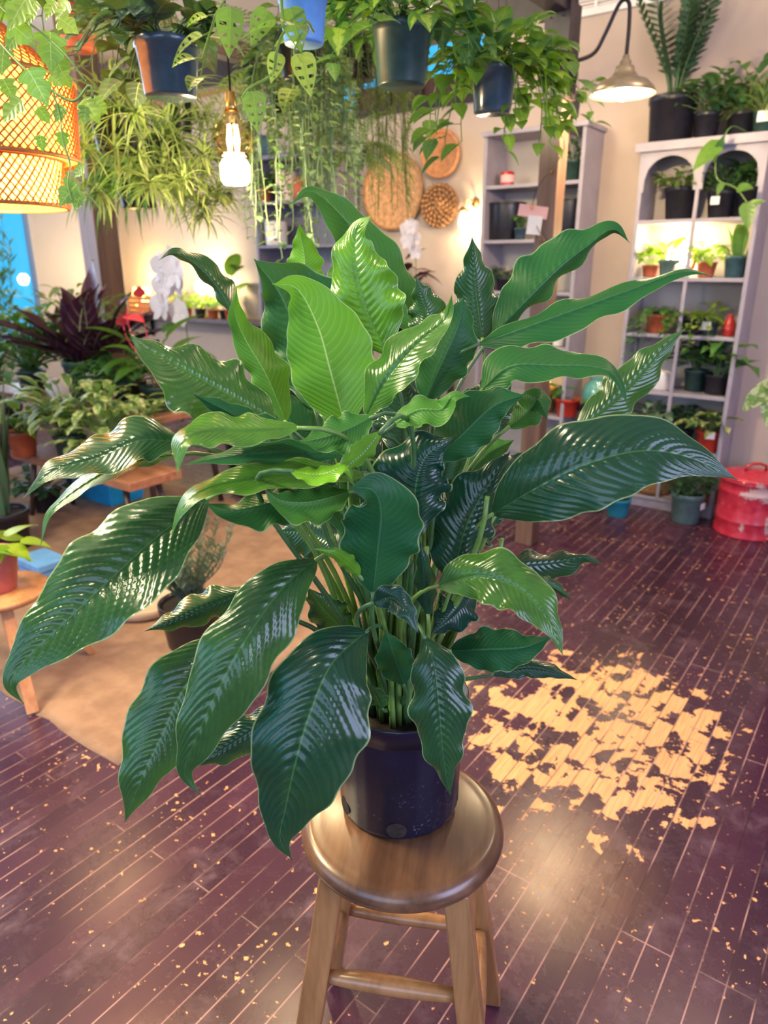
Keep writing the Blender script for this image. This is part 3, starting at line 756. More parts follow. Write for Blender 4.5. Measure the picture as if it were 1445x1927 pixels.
# right side
L_([(928,632,1.08),(988,568,1.10),(1055,502,1.12),(1105,463,1.13),(1152,432,1.13),(1185,457,1.12)], 62, 22, .03, .05, True, .22, .42, .06)
L_([(898,648,.98),(985,618,.97),(1085,582,.97),(1185,546,.97),(1285,512,.97),(1347,520,.96)], 22, 40, .05, -.02, True, .22, .30, .05)
L_([(905,735,.90),(960,690,.88),(1040,688,.87),(1112,690,.86),(1158,708,.85),(1183,768,.84)], 40, 32, .04, -.02, True, .30, .22, .06)
L_([(1078,815,1.14),(1140,765,1.15),(1202,706,1.16),(1252,650,1.17),(1290,618,1.17)], 40, 38, .02, .02, False, .35, .45, .08)
L_([(925,968,.84),(1010,918,.80),(1100,874,.78),(1205,848,.77),(1295,860,.77),(1388,903,.77)], 84, 88, .02, -.01, False, .12, .42, .07, .006)
L_([(822,1102,.76),(900,1085,.73),(972,1106,.71),(1030,1165,.69),(1060,1235,.68)], 54, 50, .02, -.02, False, .50, .40, .10)
L_([(895,1070,.90),(980,1062,.91),(1050,1056,.92),(1100,1048,.92),(1136,1063,.91)], 22, 44, .03, .02, False, .20, .40)
L_([(1000,1085,.88),(1045,1105,.88),(1078,1131,.87)], 12, 12, .01, .01, False, .3, .4)
L_([(845,1225,.84),(915,1222,.82),(985,1218,.81),(1040,1198,.80)], 42, 44, .03, .0, True, .02, .45)
L_([(925,1270,.92),(990,1256,.92),(1040,1264,.91),(1088,1280,.90)], 20, 20, .02, .0, False, .10, .4)
L_([(885,1105,.88),(855,1150,.84),(810,1195,.82)], 42, 40, .02, .02, False, .04, .45)
L_([(700,1135,.72),(735,1125,.70),(765,1150,.68),(788,1192,.67)], 26, 26, .0, .0, False, .10, .4)
L_([(806,1160,.78),(800,1110,.77),(796,1060,.76),(790,1015,.76)], 20, 22, .02, .02, False, .12, .45)
L_([(760,1290,.80),(742,1235,.78),(725,1185,.77)], 38, 34, .01, .01, True, .18, .5)
L_([(655,1195,.88),(612,1150,.86),(578,1105,.85)], 36, 38, .02, .02, False, .05, .45)
L_([(720,1335,.84),(705,1305,.82),(690,1285,.81)], 16, 18, .01, .01, False, .08, .45)
# hanging front leaves
L_([(450,1190,.80),(352,1288,.75),(302,1390,.72),(264,1470,.70),(235,1548,.70)], 58, 78, .02, .02, False, .30, .45, .08, .008, 1.3)
L_([(470,1110,.92),(395,1138,.89),(330,1166,.87),(271,1188,.86)], 30, 32, .02, .03, False, .25, .42)
L_([(545,1325,.84),(470,1378,.82),(400,1422,.80),(355,1442,.80)], 38, 34, .02, .02, False, .06, .4)
L_([(596,1052,.80),(530,1108,.74),(455,1215,.69),(405,1308,.67),(362,1405,.66),(348,1455,.66),(378,1497,.66)], 76, 70, .02, .02, False, .30, .42, .09, .008, 1.4)
L_([(690,1188,.77),(625,1248,.71),(584,1340,.68),(557,1430,.66),(537,1520,.66),(527,1578,.66),(549,1618,.66)], 118, 96, .02, .02, False, .10, .42, .08, .008, 1.1)
L_([(798,1198,.76),(816,1250,.73),(826,1330,.71),(834,1420,.70),(847,1497,.70)], 58, 54, .01, .02, False, .22, .38, .10)
# hidden mass behind and inside
for x, y, Yb, x2, y2, Y2 in ((700,900,1.15,600,700,1.28),(760,880,1.2,720,640,1.35),(830,900,1.15,950,700,1.32),(640,940,1.12,480,800,1.25),(880,960,1.12,1020,860,1.25),(720,960,1.02,640,860,.98),(820,930,1.0,880,760,1.05),(600,900,1.0,500,720,1.05),(760,860,.98,760,700,1.02),(860,1000,1.05,960,960,1.12),(640,1030,1.05,520,1000,1.12),(900,820,1.02,960,700,1.05),(700,820,.92,620,860,.86),(800,1000,.95,850,900,.93)):
    mx_, my_ = (x + x2) / 2, (y + y2) / 2 - 12
    L_([(x, y, Yb), (mx_, my_, (Yb + Y2) / 2 + .01), (x2, y2, Y2)], 55, 55, .02, .02, rl.random() < .5, rl.uniform(0, .2), .42)
# the sheaf of petioles of the outer crown
for k in range(26):
    az = rl.uniform(0, 6.283); rr = rl.uniform(.01, .06); h = rl.uniform(.22, .42); sp = rl.uniform(.05, .16)
    s0 = np.array([math.cos(az)*rr, math.sin(az)*rr, PH-.032]); e = np.array([math.cos(az)*sp, math.sin(az)*sp, PH + h])
    mb = MB(); tube(mb, bez(s0, s0 + [0, 0, h*.5], e - [0, 0, h*.3], e, 10), np.linspace(.0058, .0034, 11), 8)
    mb.build('petiole', M['lilystem'] if k % 2 else M['lilystem_dark'], pl)
# ------------------------------------------------------------------ potted plant helper
def lean(tup): return tuple(float(x) for x in tup)
def pot_part(t, rt, rb, h, mat, z0=0.0, lip=True, seg=32):
    mb = MB()
    if lip: prof = [(0, .002), (rb * .96, 0), (rb, .004), (rt * .955, h * .84), (rt, h * .85), (rt * 1.01, h - .002), (rt, h), (rt * .94, h), (rt * .9, h * .9)]
    else: prof = [(0, .002), (rb * .96, 0), (rb, .004), (rt, h - .003), (rt * .99, h), (rt * .93, h), (rt * .9, h * .9)]
    lathe(mb, prof, (0, 0, z0), seg); p = mb.build('pot', mat, t)
    mb = MB(); disc(mb, (0, 0, z0 + h * .9), rt * .91, seg); mb.build('soil', M['soil'], t)
    return z0 + h * .9
CL = dict(b=4.83, z=9, a0=-99, a1=99)
def clampfol(mb, loc, z, rot):
    ca, sa = math.cos(rot), math.sin(rot); out = []
    for x, y, h in mb.v:
        X = loc[0] + x * ca - y * sa; Y = loc[1] + x * sa + y * ca; Zz = loc[2] + z + h
        a = X * RX + Y * RY; b = X * NX + Y * NY
        if b > CL['b']: b = CL['b'] - .25 * (b - CL['b'])
        if b > 4.56 and CL['z'] < 9:
            if a < CL['a0']: a = CL['a0'] + .2 * (CL['a0'] - a)
            if a > CL['a1']: a = CL['a1'] - .2 * (a - CL['a1'])
            if Zz > CL['z']: Zz = CL['z'] - .2 * (Zz - CL['z'])
        X = a * RX + b * NX - loc[0]; Y = a * RY + b * NY - loc[1]
        out.append((X * ca + Y * sa, -X * sa + Y * ca, Zz - loc[2] - z))
    mb.v = out
def plant(name, label, loc, pot, mat, fol, lm, cat='plant', group=None, tagc=None, lip=True, rot=0.0):
    """pot = (top radius, bottom radius, height); fol = MB in the soil frame"""
    t = thing(name, label, cat, lean(loc), rot, group)
    z = pot_part(t, pot[0], pot[1], pot[2], mat, 0, lip)
    for i, (fb, m) in enumerate(zip(fol if isinstance(fol, list) else [fol], lm if isinstance(lm, list) else [lm])):
        clampfol(fb, loc, z - .004, rot)
        o = fb.build('foliage', m, t); o.location = (0, 0, z - .004)
    if tagc:
        th, hh, sz = tagc
        mb = MB(); c = np.array([math.cos(th), math.sin(th), 0]); rr = pot[0] * 1.03
        box(mb, (c[0] * rr, c[1] * rr, hh), (.003, sz, sz * .85), th); mb.build('price_tag', M['tagwhite'], t, False)
    return t
def hang(name, label, loc, pot, mat, fol, lm, top=3.3, cat='hanging plant', group=None, lip=True, wires=True):
    t = plant(name, label, loc, pot, mat, fol, lm, cat, group, None, lip)
    if wires:
        mb = MB()
        for k in range(3):
            a = 2.1 * k + .5; tube(mb, [(pot[0] * math.cos(a), pot[0] * math.sin(a), pot[2]), (0, 0, pot[2] + .32)], .0013, 5)
        tube(mb, [(0, 0, pot[2] + .32), (0, 0, top - loc[2])], .0015, 5); mb.build('hanger', M['wire'], t)
    return t
R_ = random.Random

# ------------------------------------------------------------------ timber frame
pf = thing('timber_pergola', 'dark timber pergola of posts and beams that carries the hanging plants', 'frame', lean(W(-1.56, 3.53, 0)), ROOMROT)
def pbox(name, mat, a0, a1, b0, b1, z0, z1, bev=.004):
    mb = MB(); box(mb, ((a0 + a1)/2, (b0 + b1)/2, (z0 + z1)/2), (a1 - a0, b1 - b0, z1 - z0)); return mb.build(name, mat, pf, False, bevel=bev)
pbox('post', M['postwood'], -.05, .05, -.05, .05, 0, 2.62)
P2 = atY(186, 430, 5.55); pa, pb = P2[0]*RX + P2[1]*RY + 1.56, P2[0]*NX + P2[1]*NY - 3.53
pbox('post', M['postwood'], pa - .095, pa + .095, pb - .095, pb + .095, 0, 3.3)
pbox('beam', M['beam'], -4.2, .05, -.045, .045, 2.56, 2.72)
pbox('beam', M['beam'], -.045, .045, -2.2, -.051, 2.56, 2.72)
pbox('beam', M['darkwood'], -2.0, -1.9, -2.2, -.051, 2.62, 2.72)
br = pbox('bracket', M['beam'], -.062, .062, -.062, .062, 2.22, 2.60, .002)
mb = MB()
for z in (2.30, 2.42, 2.54):
    for s in (-1, 1): lathe(mb, [(0, .004), (.006, .003), (.008, 0)], (s * .03, -.064, z), 8)
for i, p in enumerate(mb.v): pass
mb.build('bolts', M['steel'], br)
# cards pinned on the post, string lights down the post
cp = onb(1003, 398, 3.53 - .052)
mb = MB(); box(mb, (0, -.003, .0), (.155, .002, .055)); o = mb.build('paper_card', M['tagpink'], None, False, lean(cp), ROOMROT); o.rotation_euler = (0, math.radians(9), ROOMROT); tag(o, 'pink paper card pinned across the timber post', 'card')
cp = onb(1006, 424, 3.53 - .053)
mb = MB(); box(mb, (0, -.005, 0), (.075, .002, .085)); o = mb.build('paper_card', M['tagwhite'], None, False, lean(cp), ROOMROT); o.rotation_euler = (0, math.radians(6), ROOMROT); tag(o, 'cream paper card hanging below the pink one on the post', 'card')
sl = thing('string_lights', 'thin dark wire of small clear bulbs looped round the timber post', 'string lights', lean(W(-1.56, 3.53, 0)), ROOMROT)
pts = [(.07 * math.sin(k * .9), -.062 - .02 * math.cos(k * 1.7), 2.15 - .075 * k) for k in range(12)]
P, _ = catmull(pts, 60); mb = MB(); tube(mb, P, .0022, 5); mb.build('wire', M['wire'], sl)
for k in range(1, 12, 2):
    mb = MB(); x, y, z = pts[k]; lathe(mb, [(0, -.03), (.007, -.026), (.011, -.014), (.007, -.003), (.005, 0)], (x, y - .006, z), 10); mb.build('bulb', M['amber'], sl)

# ------------------------------------------------------------------ barn lamp on the post
hinge = onb(1066, 138, 3.50)
bl = thing('barn_lamp', 'lit gooseneck barn lamp with a metal shade on the timber post', 'lamp', lean(hinge), ROOMROT)
mb = MB(); P = [(.0, 0, 0), (.03, 0, 0)]
tube(mb, [(-.035, 0, 0), (.012, 0, 0)], [.075, .075], 24); tube(mb, [(.012, 0, 0), (.03, 0, 0)], [.062, .058], 24); mb.build('wall_mount', M['blackmetal'], bl)
sh = onb(1171, 180, 3.50) - hinge; sx = sh[0]*RX + sh[1]*RY; sz = sh[2]
P, _ = catmull([(.02, 0, .04), (.12, 0, .06), (sx * .62, 0, .13), (sx * .82, 0, .235), (sx * .96, 0, .23), (sx, 0, .15), (sx, 0, sz + .15)], 40)
mb = MB(); tube(mb, P, .0085, 10); mb.build('gooseneck_arm', M['blackmetal'], bl)
mb = MB(); lathe(mb, [(r_*.78, z_*.72) for r_, z_ in [(0, .215), (.018, .215), (.02, .19), (.030, .185), (.032, .16), (.05, .155), (.055, .13), (.075, .10), (.10, .085), (.13, .075), (.165, .04), (.182, .006), (.180, .004), (.16, .036), (.125, .068), (.09, .08), (.05, .11), (0, .12)]], (sx, 0, sz), 40); mb.build('lamp_shade', M['enamel'], bl)
mb = MB(); lathe(mb, [(0, -.024), (.024, -.015), (.036, .01), (.030, .035), (.018, .055), (0, .06)], (sx, 0, sz), 20); mb.build('bulb', M['glow_white'], bl)

# ------------------------------------------------------------------ bookcases
def bookcase(name, label, a0, a1, zt, shelves, mat, bmat, divider=False, arches=False, b0=4.55, b1=WB):
    t = thing(name, label, 'bookcase', lean(W((a0 + a1)/2, b0, 0)), ROOMROT)
    w = (a1 - a0) / 2; d = b1 - b0 - .002
    def part(nm, m, x0, x1, y0, y1, z0, z1, bev=.003):
        mb = MB(); box(mb, ((x0+x1)/2, (y0+y1)/2, (z0+z1)/2), (x1-x0, y1-y0, z1-z0)); return mb.build(nm, m, t, False, bevel=bev)
    part('side_panel', mat, -w, -w + .025, 0, d, 0, zt - .03); part('side_panel', mat, w - .025, w, 0, d, 0, zt - .03)
    part('back_panel', bmat, -w + .025, w - .025, d - .012, d, .08, zt - .03, 0)
    part('top_board', mat, -w - .015, w + .015, -.02, d, zt - .03, zt)
    part('plinth', mat, -w + .025, w - .025, .01, .03, 0, .08)
    for z in shelves: part('shelf', mat, -w + .025, w - .025, .003, d - .012, z - .022, z)
    if divider: part('divider', mat, -.011, .011, .001, .02, .08, zt - .03)
    if arches:
        part('cornice', mat, -w - .028, w + .028, -.035, -.02, zt - .045, zt + .004)
        zs = 1.955; zc = zt - .03
        mb = MB()
        for cx in (-w/2 + .004, w/2 - .004):
            hw = w / 2 - .03; n = 20
            xs = [cx - hw + 2 * hw * i / n for i in range(n + 1)]
            for i in range(n):
                q = []
                for x in (xs[i], xs[i+1]):
                    za = zs + math.sqrt(max(0, 1 - ((x - cx)/hw) ** 2)) * .125; q.append((x, za))
                for y in (.0,): pass
                (xa, zA), (xb, zB) = q
                v = [(xa, -.003, zA), (xb, -.003, zB), (xb, -.003, zc), (xa, -.003, zc), (xa, .016, zA), (xb, .016, zB), (xb, .016, zc), (xa, .016, zc)]
                mb.add(v, [(0,1,2,3), (7,6,5,4), (0,4,5,1), (3,2,6,7)])
        for x0, x1 in ((-w, -w/2 + .004 - (w/2 - .03)), (-w/2 + .004 + w/2 - .03, w/2 - .004 - w/2 + .03), (w/2 - .004 + w/2 - .03, w)):
            box(mb, ((x0+x1)/2, .0065, (zs + zc)/2 - .03), (x1 - x0, .019, zc - zs + .06))
        mb.build('arched_fascia', mat, t, False)
    return t
bookcase('arched_bookcase', 'tall grey bookcase with two arched openings, right of the timber post', -1.47, -.80, 2.15, [1.745, 1.425, 1.10, .755, .41, .08], M['shelf'], M['shelf_back'], True, True)
bookcase('open_bookcase', 'tall grey bookcase of black pots standing behind the timber post', -2.50, -1.81, 2.31, [1.99, 1.655, 1.33, .98, .52, .08], M['shelf'], M['shelf_back'])
bookcase('dark_bookcase', 'dark slate bookcase beside the lamp-lit cream wall', -4.64, -3.76, 2.33, [1.99, 1.655, 1.30, .9, .5, .08], M['dark_shelf'], M['dark_shelf'])

# ------------------------------------------------------------------ things in and on the arched bookcase
B = 4.69
def S(px, z, b=B):            # a spot on a shelf at height z seen at column px
    return onshelf(px, proj_y(px, b, z), b, z)
def proj_y(px, b, z):
    y = 500.0
    for _ in range(30):
        p = onb(px, y, b); y += (p[2] - z) * 1335 / 4.6
    return y
plant('zz_plant', 'tall glossy feathery plant in the biggest dark pot on top of the arched bookcase', S(1258, 2.151), (.135, .115, .25), M['black'], f_zz(R_(1), 12, .66, .085, .027), LM['zz'], lip=True)
plant('potted_fern', 'dark leafy plant in a shiny black pot second along on the bookcase top', S(1326, 2.151, 4.66), (.075, .055, .14), M['black'], f_bush(R_(2), 60, .17, .18, .12, .05, 'lance', 1.1), LM['dark'])
plant('trailing_plant', 'sprawling green plant in a black pot at the right end of the bookcase top', S(1392, 2.151, 4.70), (.085, .065, .13), M['black'], [f_bush(R_(3), 70, .24, .28, .12, .06, 'oval', 1.0), f_strap(R_(4), 50, .32, .014, 1.9, .4, 1.3)], [LM['green'], LM['spider']])
plant('spider_plant', 'pale spider plant in a small white-tagged pot beside the sprawling green plant', S(1436, 2.151, 4.62), (.065, .05, .11), M['dgreen'], f_strap(R_(5), 90, .30, .016, 1.7, .5, 1.4), LM['spider'], tagc=(-2.2, .08, .06))
V = thing('pothos_vine', 'heart-leaved vine hanging over the arched front of the bookcase', 'plant', lean(W(-1.03, 4.47, 2.15)), ROOMROT)
mb = MB(); pts = [(.10, .12, .02), (.04, .0, .03), (.0, -.03, -.10), (.02, -.04, -.22), (.12, -.05, -.27), (.20, -.05, -.36)]
P, _ = catmull(pts, 30); tube(mb, P, .003, 6, .7); mb.build('stem', M['lilystem'], V)
mb = MB(); rr = R_(6)
for i, s, d in ((10, .19, (-.8, -.3, -.7)), (14, .10, (.2, -.6, .3)), (12, .09, (.3, -.3, .9)), (24, .10, (.6, -.3, .1)), (28, .15, (.3, -.3, -1)), (20, .07, (-.2, -.3, -.8)), (29, .08, (.7, -.1, .3))):
    leaf(mb, P[i], d, (0, -.9, .4), s, s * .55, 'heart', .5, .2, rr.random(), 8, 0, rr)
mb.build('foliage', LM['heart'], V)
Z = 1.746; CL.update(b=4.825, z=2.10, a0=-1.44, a1=-.83)
plant('bushy_plant', 'yellow-green bushy plant in a black pot under the left arch', S(1277, Z), (.098, .075, .175), M['black'], f_bush(R_(7), 90, .15, .13, .07, .045, 'oval', .9), LM['splashy'])
plant('bushy_plant', 'deep green fine-leaved plant in a white-tagged black pot under the right arch', S(1352, Z, 4.66), (.075, .058, .14), M['black'], f_bush(R_(8), 150, .14, .19, .045, .02, 'oval', .8), LM['dark'], tagc=(-2.4, .09, .05))
plant('leafy_plant', 'leafy plant in a plain dark pot in the right corner under the right arch', S(1400, Z, 4.70), (.080, .062, .15), M['black'], f_bush(R_(9), 50, .10, .18, .10, .06, 'heart', .9), LM['green'])
Z = 1.426; CL['z'] = 1.72
t = thing('arch_lamp', 'glowing white globe lamp with a copper arch on the lit shelf', 'lamp', S(1272, Z, 4.72), ROOMROT)
mb = MB(); lathe(mb, [(0, 0), (.055, 0), (.055, .015), (.02, .025), (0, .025)], seg=24); mb.build('base', M['copper'], t)
mb = MB(); lathe(mb, [(0, .03)] + [(.072 * math.sin(a), .10 - .072 * math.cos(a)) for a in np.linspace(.2, 3.1, 14)], seg=28); mb.build('lamp_globe', M['glow_white'], t)
mb = MB(); tube(mb, [(.092 * math.cos(a), 0, .10 + .105 * math.sin(a)) for a in np.linspace(-.6, 3.74, 30)], .013, 10); mb.build('arch', M['copper'], t)
plant('small_plant', 'small plant in a grey-green pot in front of the glowing globe lamp', S(1256, Z, 4.62), (.062, .046, .10), M['ggreen'], f_bush(R_(10), 16, .12, .10, .12, .045, 'oval', .9), LM['lime'])
plant('small_plant', 'pale leafy plant in an orange pot at the left end of the lit shelf', S(1222, Z, 4.66), (.05, .038, .07), M['terra'], f_bush(R_(11), 20, .08, .09, .08, .05, 'heart', .9), LM['lime'])
t = thing('candle_holder', 'little red and white glass candle holder in front of the globe lamp', 'candle holder', S(1281, Z, 4.60), 0)
mb = MB(); lathe(mb, [(0, 0), (.044, 0), (.05, .02), (.05, .035)], seg=24); mb.build('base', M['redgloss'], t); mb = MB(); lathe(mb, [(.05, .035), (.046, .06), (.036, .075), (0, .075)], seg=24); mb.build('lid', M['whiteglaze'], t)
plant('small_plant', 'lime-leaved plant in a red pot right of the divider on the lit shelf', S(1327, Z, 4.66), (.055, .042, .085), M['terra'], f_bush(R_(12), 34, .11, .12, .10, .04, 'oval', 1.1), LM['lime'])
plant('sword_plant', 'plant of two upright pointed leaves in a dark teal pot on the lit shelf', S(1381, Z, 4.66), (.068, .052, .115), M['dteal'], [f_strap(R_(14), 3, .25, .055, .25, 1.0, 1.35, 'snake', 8, .02, 0, .2), f_bush(R_(13), 10, .07, .04, .08, .035, 'oval', .6)], [LM['green'], LM['green']])
Z = 1.101; CL['z'] = 1.40
plant('ivy_plant', 'trailing ivy spilling from a red pot, left half of the third shelf down', S(1236, Z, 4.64), (.075, .058, .11), M['terra'], f_trail(R_(15), 26, .42, .045, .048, 'ivy', .07, .04, 0, 6.283, .4, .5), LM['green'])
plant('ivy_plant', 'bright trailing ivy in a dark pot beside the divider, third shelf down', S(1300, Z, 4.62), (.07, .055, .10), M['black'], f_trail(R_(16), 22, .34, .05, .052, 'ivy', .06, .045, 0, 6.283, .4, .5), LM['ivy'])
plant('small_plant', 'sparse small plant in a white-tagged dark green pot near the red vase', S(1330, Z, 4.66), (.06, .048, .085), M['dgreen'], f_bush(R_(17), 12, .08, .15, .05, .035, 'round', .6), LM['lime'], tagc=(-2.2, .055, .055))
mb = MB(); lathe(mb, [(0, 0), (.032, 0), (.036, .01), (.037, .05), (.030, .075), (.019, .095), (.017, .115), (.021, .122), (.015, .122), (.012, .1), (0, .09)], seg=28)
o = mb.build('bottle_vase', M['redgloss'], None, True, S(1369, Z, 4.66)); tag(o, 'small glossy red bottle vase at the right end of its shelf', 'vase')
Z = .756; CL['z'] = 1.075
mb = MB(); lathe(mb, [(0, 0), (.055, 0), (.06, .01), (.06, .09), (.05, .115), (.035, .12), (.03, .12), (.028, .1), (0, .1)], seg=28)
o = mb.build('ceramic_jar', M['whiteglaze'], None, True, S(1243, Z, 4.64)); tag(o, 'squat white ceramic jar on the left half of the fourth shelf', 'jar')
plant('leafy_plant', 'broad-leaved plant in a navy pot at the right of the fourth shelf', S(1346, Z, 4.66), (.075, .058, .12), M['black'], f_bush(R_(18), 26, .17, .24, .17, .075, 'heart', 1.0), LM['green'])
plant('leafy_plant', 'dark shadowy plant in a dark green pot just right of the divider, fourth shelf', S(1305, Z, 4.72), (.07, .055, .13), M['dgreen'], f_bush(R_(19), 40, .11, .22, .12, .06, 'oval', .9), LM['dark'])
Z = .411; CL['z'] = .73
plant('leafy_plant', 'green and yellow leafy plant in a bright red pot on the fifth shelf', S(1332, Z, 4.64), (.082, .064, .125), M['redpot'], f_bush(R_(20), 34, .15, .14, .14, .065, 'heart', 1.0), LM['splashy'], tagc=(-2.0, .11, .05))
plant('leafy_plant', 'grey-green bushy plant in a black pot on the left half of the fifth shelf', S(1222, Z, 4.66), (.08, .06, .11), M['black'], f_bush(R_(21), 70, .16, .2, .10, .05, 'oval', .9), LM['grey'])
plant('leafy_plant', 'dark small-leaved plant in a black pot beside the divider on the fifth shelf', S(1280, Z, 4.70), (.07, .055, .10), M['black'], f_bush(R_(22), 60, .09, .2, .07, .04, 'oval', .8), LM['dark'])
CL['z'] = .38
plant('small_plant', 'low green plant in a terracotta pot at the bottom right of the arched bookcase', S(1338, .081, 4.66), (.075, .058, .10), M['terra'], f_bush(R_(23), 30, .10, .18, .08, .05, 'oval', .8), LM['green'])
t = thing('wicker_basket', 'low wicker basket on the bottom shelf of the arched bookcase', 'basket', S(1228, .081, 4.68), ROOMROT)
mb = MB(); lathe(mb, [(0, 0), (.11, 0), (.125, .03), (.13, .10), (.134, .11), (.12, .108), (.115, .03), (0, .02)], seg=60, flute=30, fa=.02); mb.build('body', M['basketC'], t)
mb = MB(); lathe(mb, [(.128 + .012 * math.cos(a), .11 + .012 * math.sin(a)) for a in np.linspace(0, 6.283, 9)], seg=40); mb.build('rim', M['basketB'], t)

# on the floor in front of it
CL.update(b=4.53, z=9)
t = thing('metal_drum', 'chipped red metal drum with a lid on the floor by the bookcase', 'drum', lean(W(-.585, 4.46, 0)), 0)
mb = MB(); DR = .178
lathe(mb, [(0, .003), (DR, 0), (DR + .003, .006), (DR, .014), (DR, .09), (DR + .003, .096), (DR, .102), (DR, .255), (DR + .003, .262), (DR, .268), (DR, .318), (DR + .005, .322), (DR + .005, .330), (DR - .004, .332), (0, .332)], seg=56); mb.build('body', M['drum'], t)
mb = MB(); lathe(mb, [(DR + .002, .333), (DR + .006, .338), (DR + .002, .350), (DR - .02, .354), (.10, .362), (.03, .378), (0, .380)], seg=56); lid = mb.build('lid', M['drum'], t)
mb = MB(); tube(mb, [(-.06, 0, .372), (-.055, 0, .40), (-.02, 0, .413), (.02, 0, .413), (.055, 0, .40), (.06, 0, .372)], .009, 10); mb.build('handle', M['redgloss'], lid)
plant('bushy_plant', 'dense dark plant in a grey-green pot on the floor beside the red drum', lean(W(-.925, 4.435, 0)), (.098, .078, .185), M['ggreen'], f_bush(R_(24), 190, .13, .20, .05, .022, 'oval', .8), LM['dark'], tagc=(-.9, .12, .045))
plant('small_plant', 'small silvery plant in a turquoise pot alone on the floorboards', lean(W(-1.30, 4.30, 0)), (.078, .06, .115), M['turq'], f_bush(R_(25), 12, .06, .11, .11, .06, 'oval', .5), LM['grey'])
EP = atY(1600, 850, 2.3)
ep_ = plant('variegated_plant', 'yellow-splashed leafy plant in a tall planter reaching in from the right edge', (EP[0], EP[1], 0), (.13, .10, float(EP[2]) + .08), M['black'], f_bush(R_(26), 40, .21, .18, .15, .085, 'heart', .9), LM['splashy'])
mb = MB(); l0 = np.array(ep_.location); rr = R_(27)
for x, y, s, d in ((1440, 735, .10, (-.75, -.1, -.62)), (1455, 742, .12, (-.2, -.4, -.8)), (1470, 725, .12, (-.6, .3, -.3))):
    q = atY(x, y, 2.3) - l0; z0 = EP[2] + .07
    tube(mb, bez(np.array([0, 0, z0]), np.array([0, 0, z0 + .16]), q + np.array([.08, 0, .06]), q, 10), .003, 6, .6); leaf(mb, q, d, (-.3, -.8, .5), s, s * .6, 'heart', .3, .2, .9, 8, 0, rr)
mb.build('leaves', LM['splashy'], ep_)

# ------------------------------------------------------------------ open bookcase behind the post
def blackpot(px, z, r, h, label, b=4.69, mat='black'):
    t = thing('empty_pot', label, 'pot', S(px, z, b), 0, None); mb = MB()
    lathe(mb, [(0, .004), (r * .9, 0), (r * .92, .004), (r, h * .97), (r, h), (r * .95, h), (r * .84, .02), (0, .02)], seg=36); mb.build('body', M[mat], t)
    mb = MB(); lathe(mb, [(r, h - .014), (r * 1.03, h - .012), (r * 1.03, h + .001), (r, h + .002)], seg=36); mb.build('rim', M[mat], t); return t
CL.update(b=4.825, a0=-2.47, a1=-1.84)
blackpot(952, 1.656, .12, .235, 'large empty black pot left of the timber post on the second shelf')
blackpot(1065, 1.656, .115, .235, 'large empty black pot right of the timber post on the second shelf')
t = thing('jar_candle', 'small red jar candle with a pale label on the top shelf', 'candle', S(954, 1.991, 4.64), 0)
mb = MB(); lathe(mb, [(0, 0), (.043, 0), (.045, .006), (.045, .082), (.041, .085), (0, .085)], seg=28); j = mb.build('jar', M['redgloss'], t)
mb = MB(); lathe(mb, [(.0458, .02), (.0458, .065)], seg=28); lab = [i for i in range(0)]; mb.build('label_band', M['tagpink'], j)
CL['z'] = 2.27
plant('small_plant', 'dark sprig in a grey-green pot at the right end of the top shelf', S(1075, 1.991, 4.66), (.068, .055, .12), M['dgreen'], f_bush(R_(27), 40, .09, .17, .06, .03, 'oval', .7), LM['dark'])
CL['z'] = 1.96
plant('small_plant', 'small bright plant in a grey pot against the timber post, second shelf', S(978, 1.656, 4.58), (.04, .032, .07), M['bluegrey'], f_bush(R_(28), 16, .05, .12, .05, .03, 'oval', .7), LM['heart'])
CL['z'] = 1.63
plant('small_plant', 'low dark plant in a black pot on the third shelf left of the post', S(948, 1.331, 4.66), (.06, .048, .08), M['black'], f_bush(R_(29), 60, .13, .09, .06, .03, 'oval', .9), LM['dark'])
mb = MB(); lathe(mb, [(0, 0), (.05, 0), (.055, .01), (.055, .11), (.045, .115), (0, .115)], seg=28); o = mb.build('ceramic_jar', M['whiteglaze'], None, True, S(1047, .981, 4.66)); tag(o, 'plain white jar low on the open bookcase right of the post', 'jar')
CL['z'] = 0.95
plant('small_plant', 'green plant in a red and white pot low on the open bookcase', S(1066, .521, 4.63), (.085, .066, .12), M['redpot'], f_bush(R_(30), 30, .13, .12, .10, .05, 'oval', .9), LM['green'])
t = thing('wicker_basket', 'round wicker basket of glowing string lights on the open bookcase', 'basket', S(1015, .521, 4.68), 0)
mb = MB(); lathe(mb, [(0, 0), (.09, 0), (.105, .04), (.11, .16), (.114, .17), (.10, .168), (.096, .04), (0, .02)], seg=60, flute=30, fa=.02); mb.build('body', M['basketC'], t)
for k in range(9):
    mb = MB(); a = k * 2.4; lathe(mb, [(.011 * math.sin(x), -.011 * math.cos(x)) for x in np.linspace(0.05, 3.1, 7)], (.065 * math.cos(a) * (k / 9) ** .5, .065 * math.sin(a) * (k / 9) ** .5, .175 + .01 * (k % 3)), 10); mb.build('bulb', M['glow_gold'], t)
t = thing('side_stool', 'black round stool under the teal glass jar between the two bookcases', 'stool', lean(W(-1.632, 4.68, 0)), 0)
SH = .60
mb = MB(); lathe(mb, [(0, SH - .03), (.12, SH - .03), (.125, SH - .015), (.12, SH), (0, SH)], seg=32); mb.build('seat', M['black'], t)
for k in range(4):
    a = .785 + 1.5708 * k; mb = MB(); tube(mb, [(.125 * math.cos(a), .125 * math.sin(a), 0), (.09 * math.cos(a), .09 * math.sin(a), SH - .03)], .014, 10); mb.build('leg', M['black'], t)
mb = MB(); lathe(mb, [(0, 0), (.085, 0), (.10, .03), (.105, .09), (.09, .14), (.06, .165), (.058, .185), (.065, .19), (.05, .19), (.05, .165), (0, .15)], seg=32)
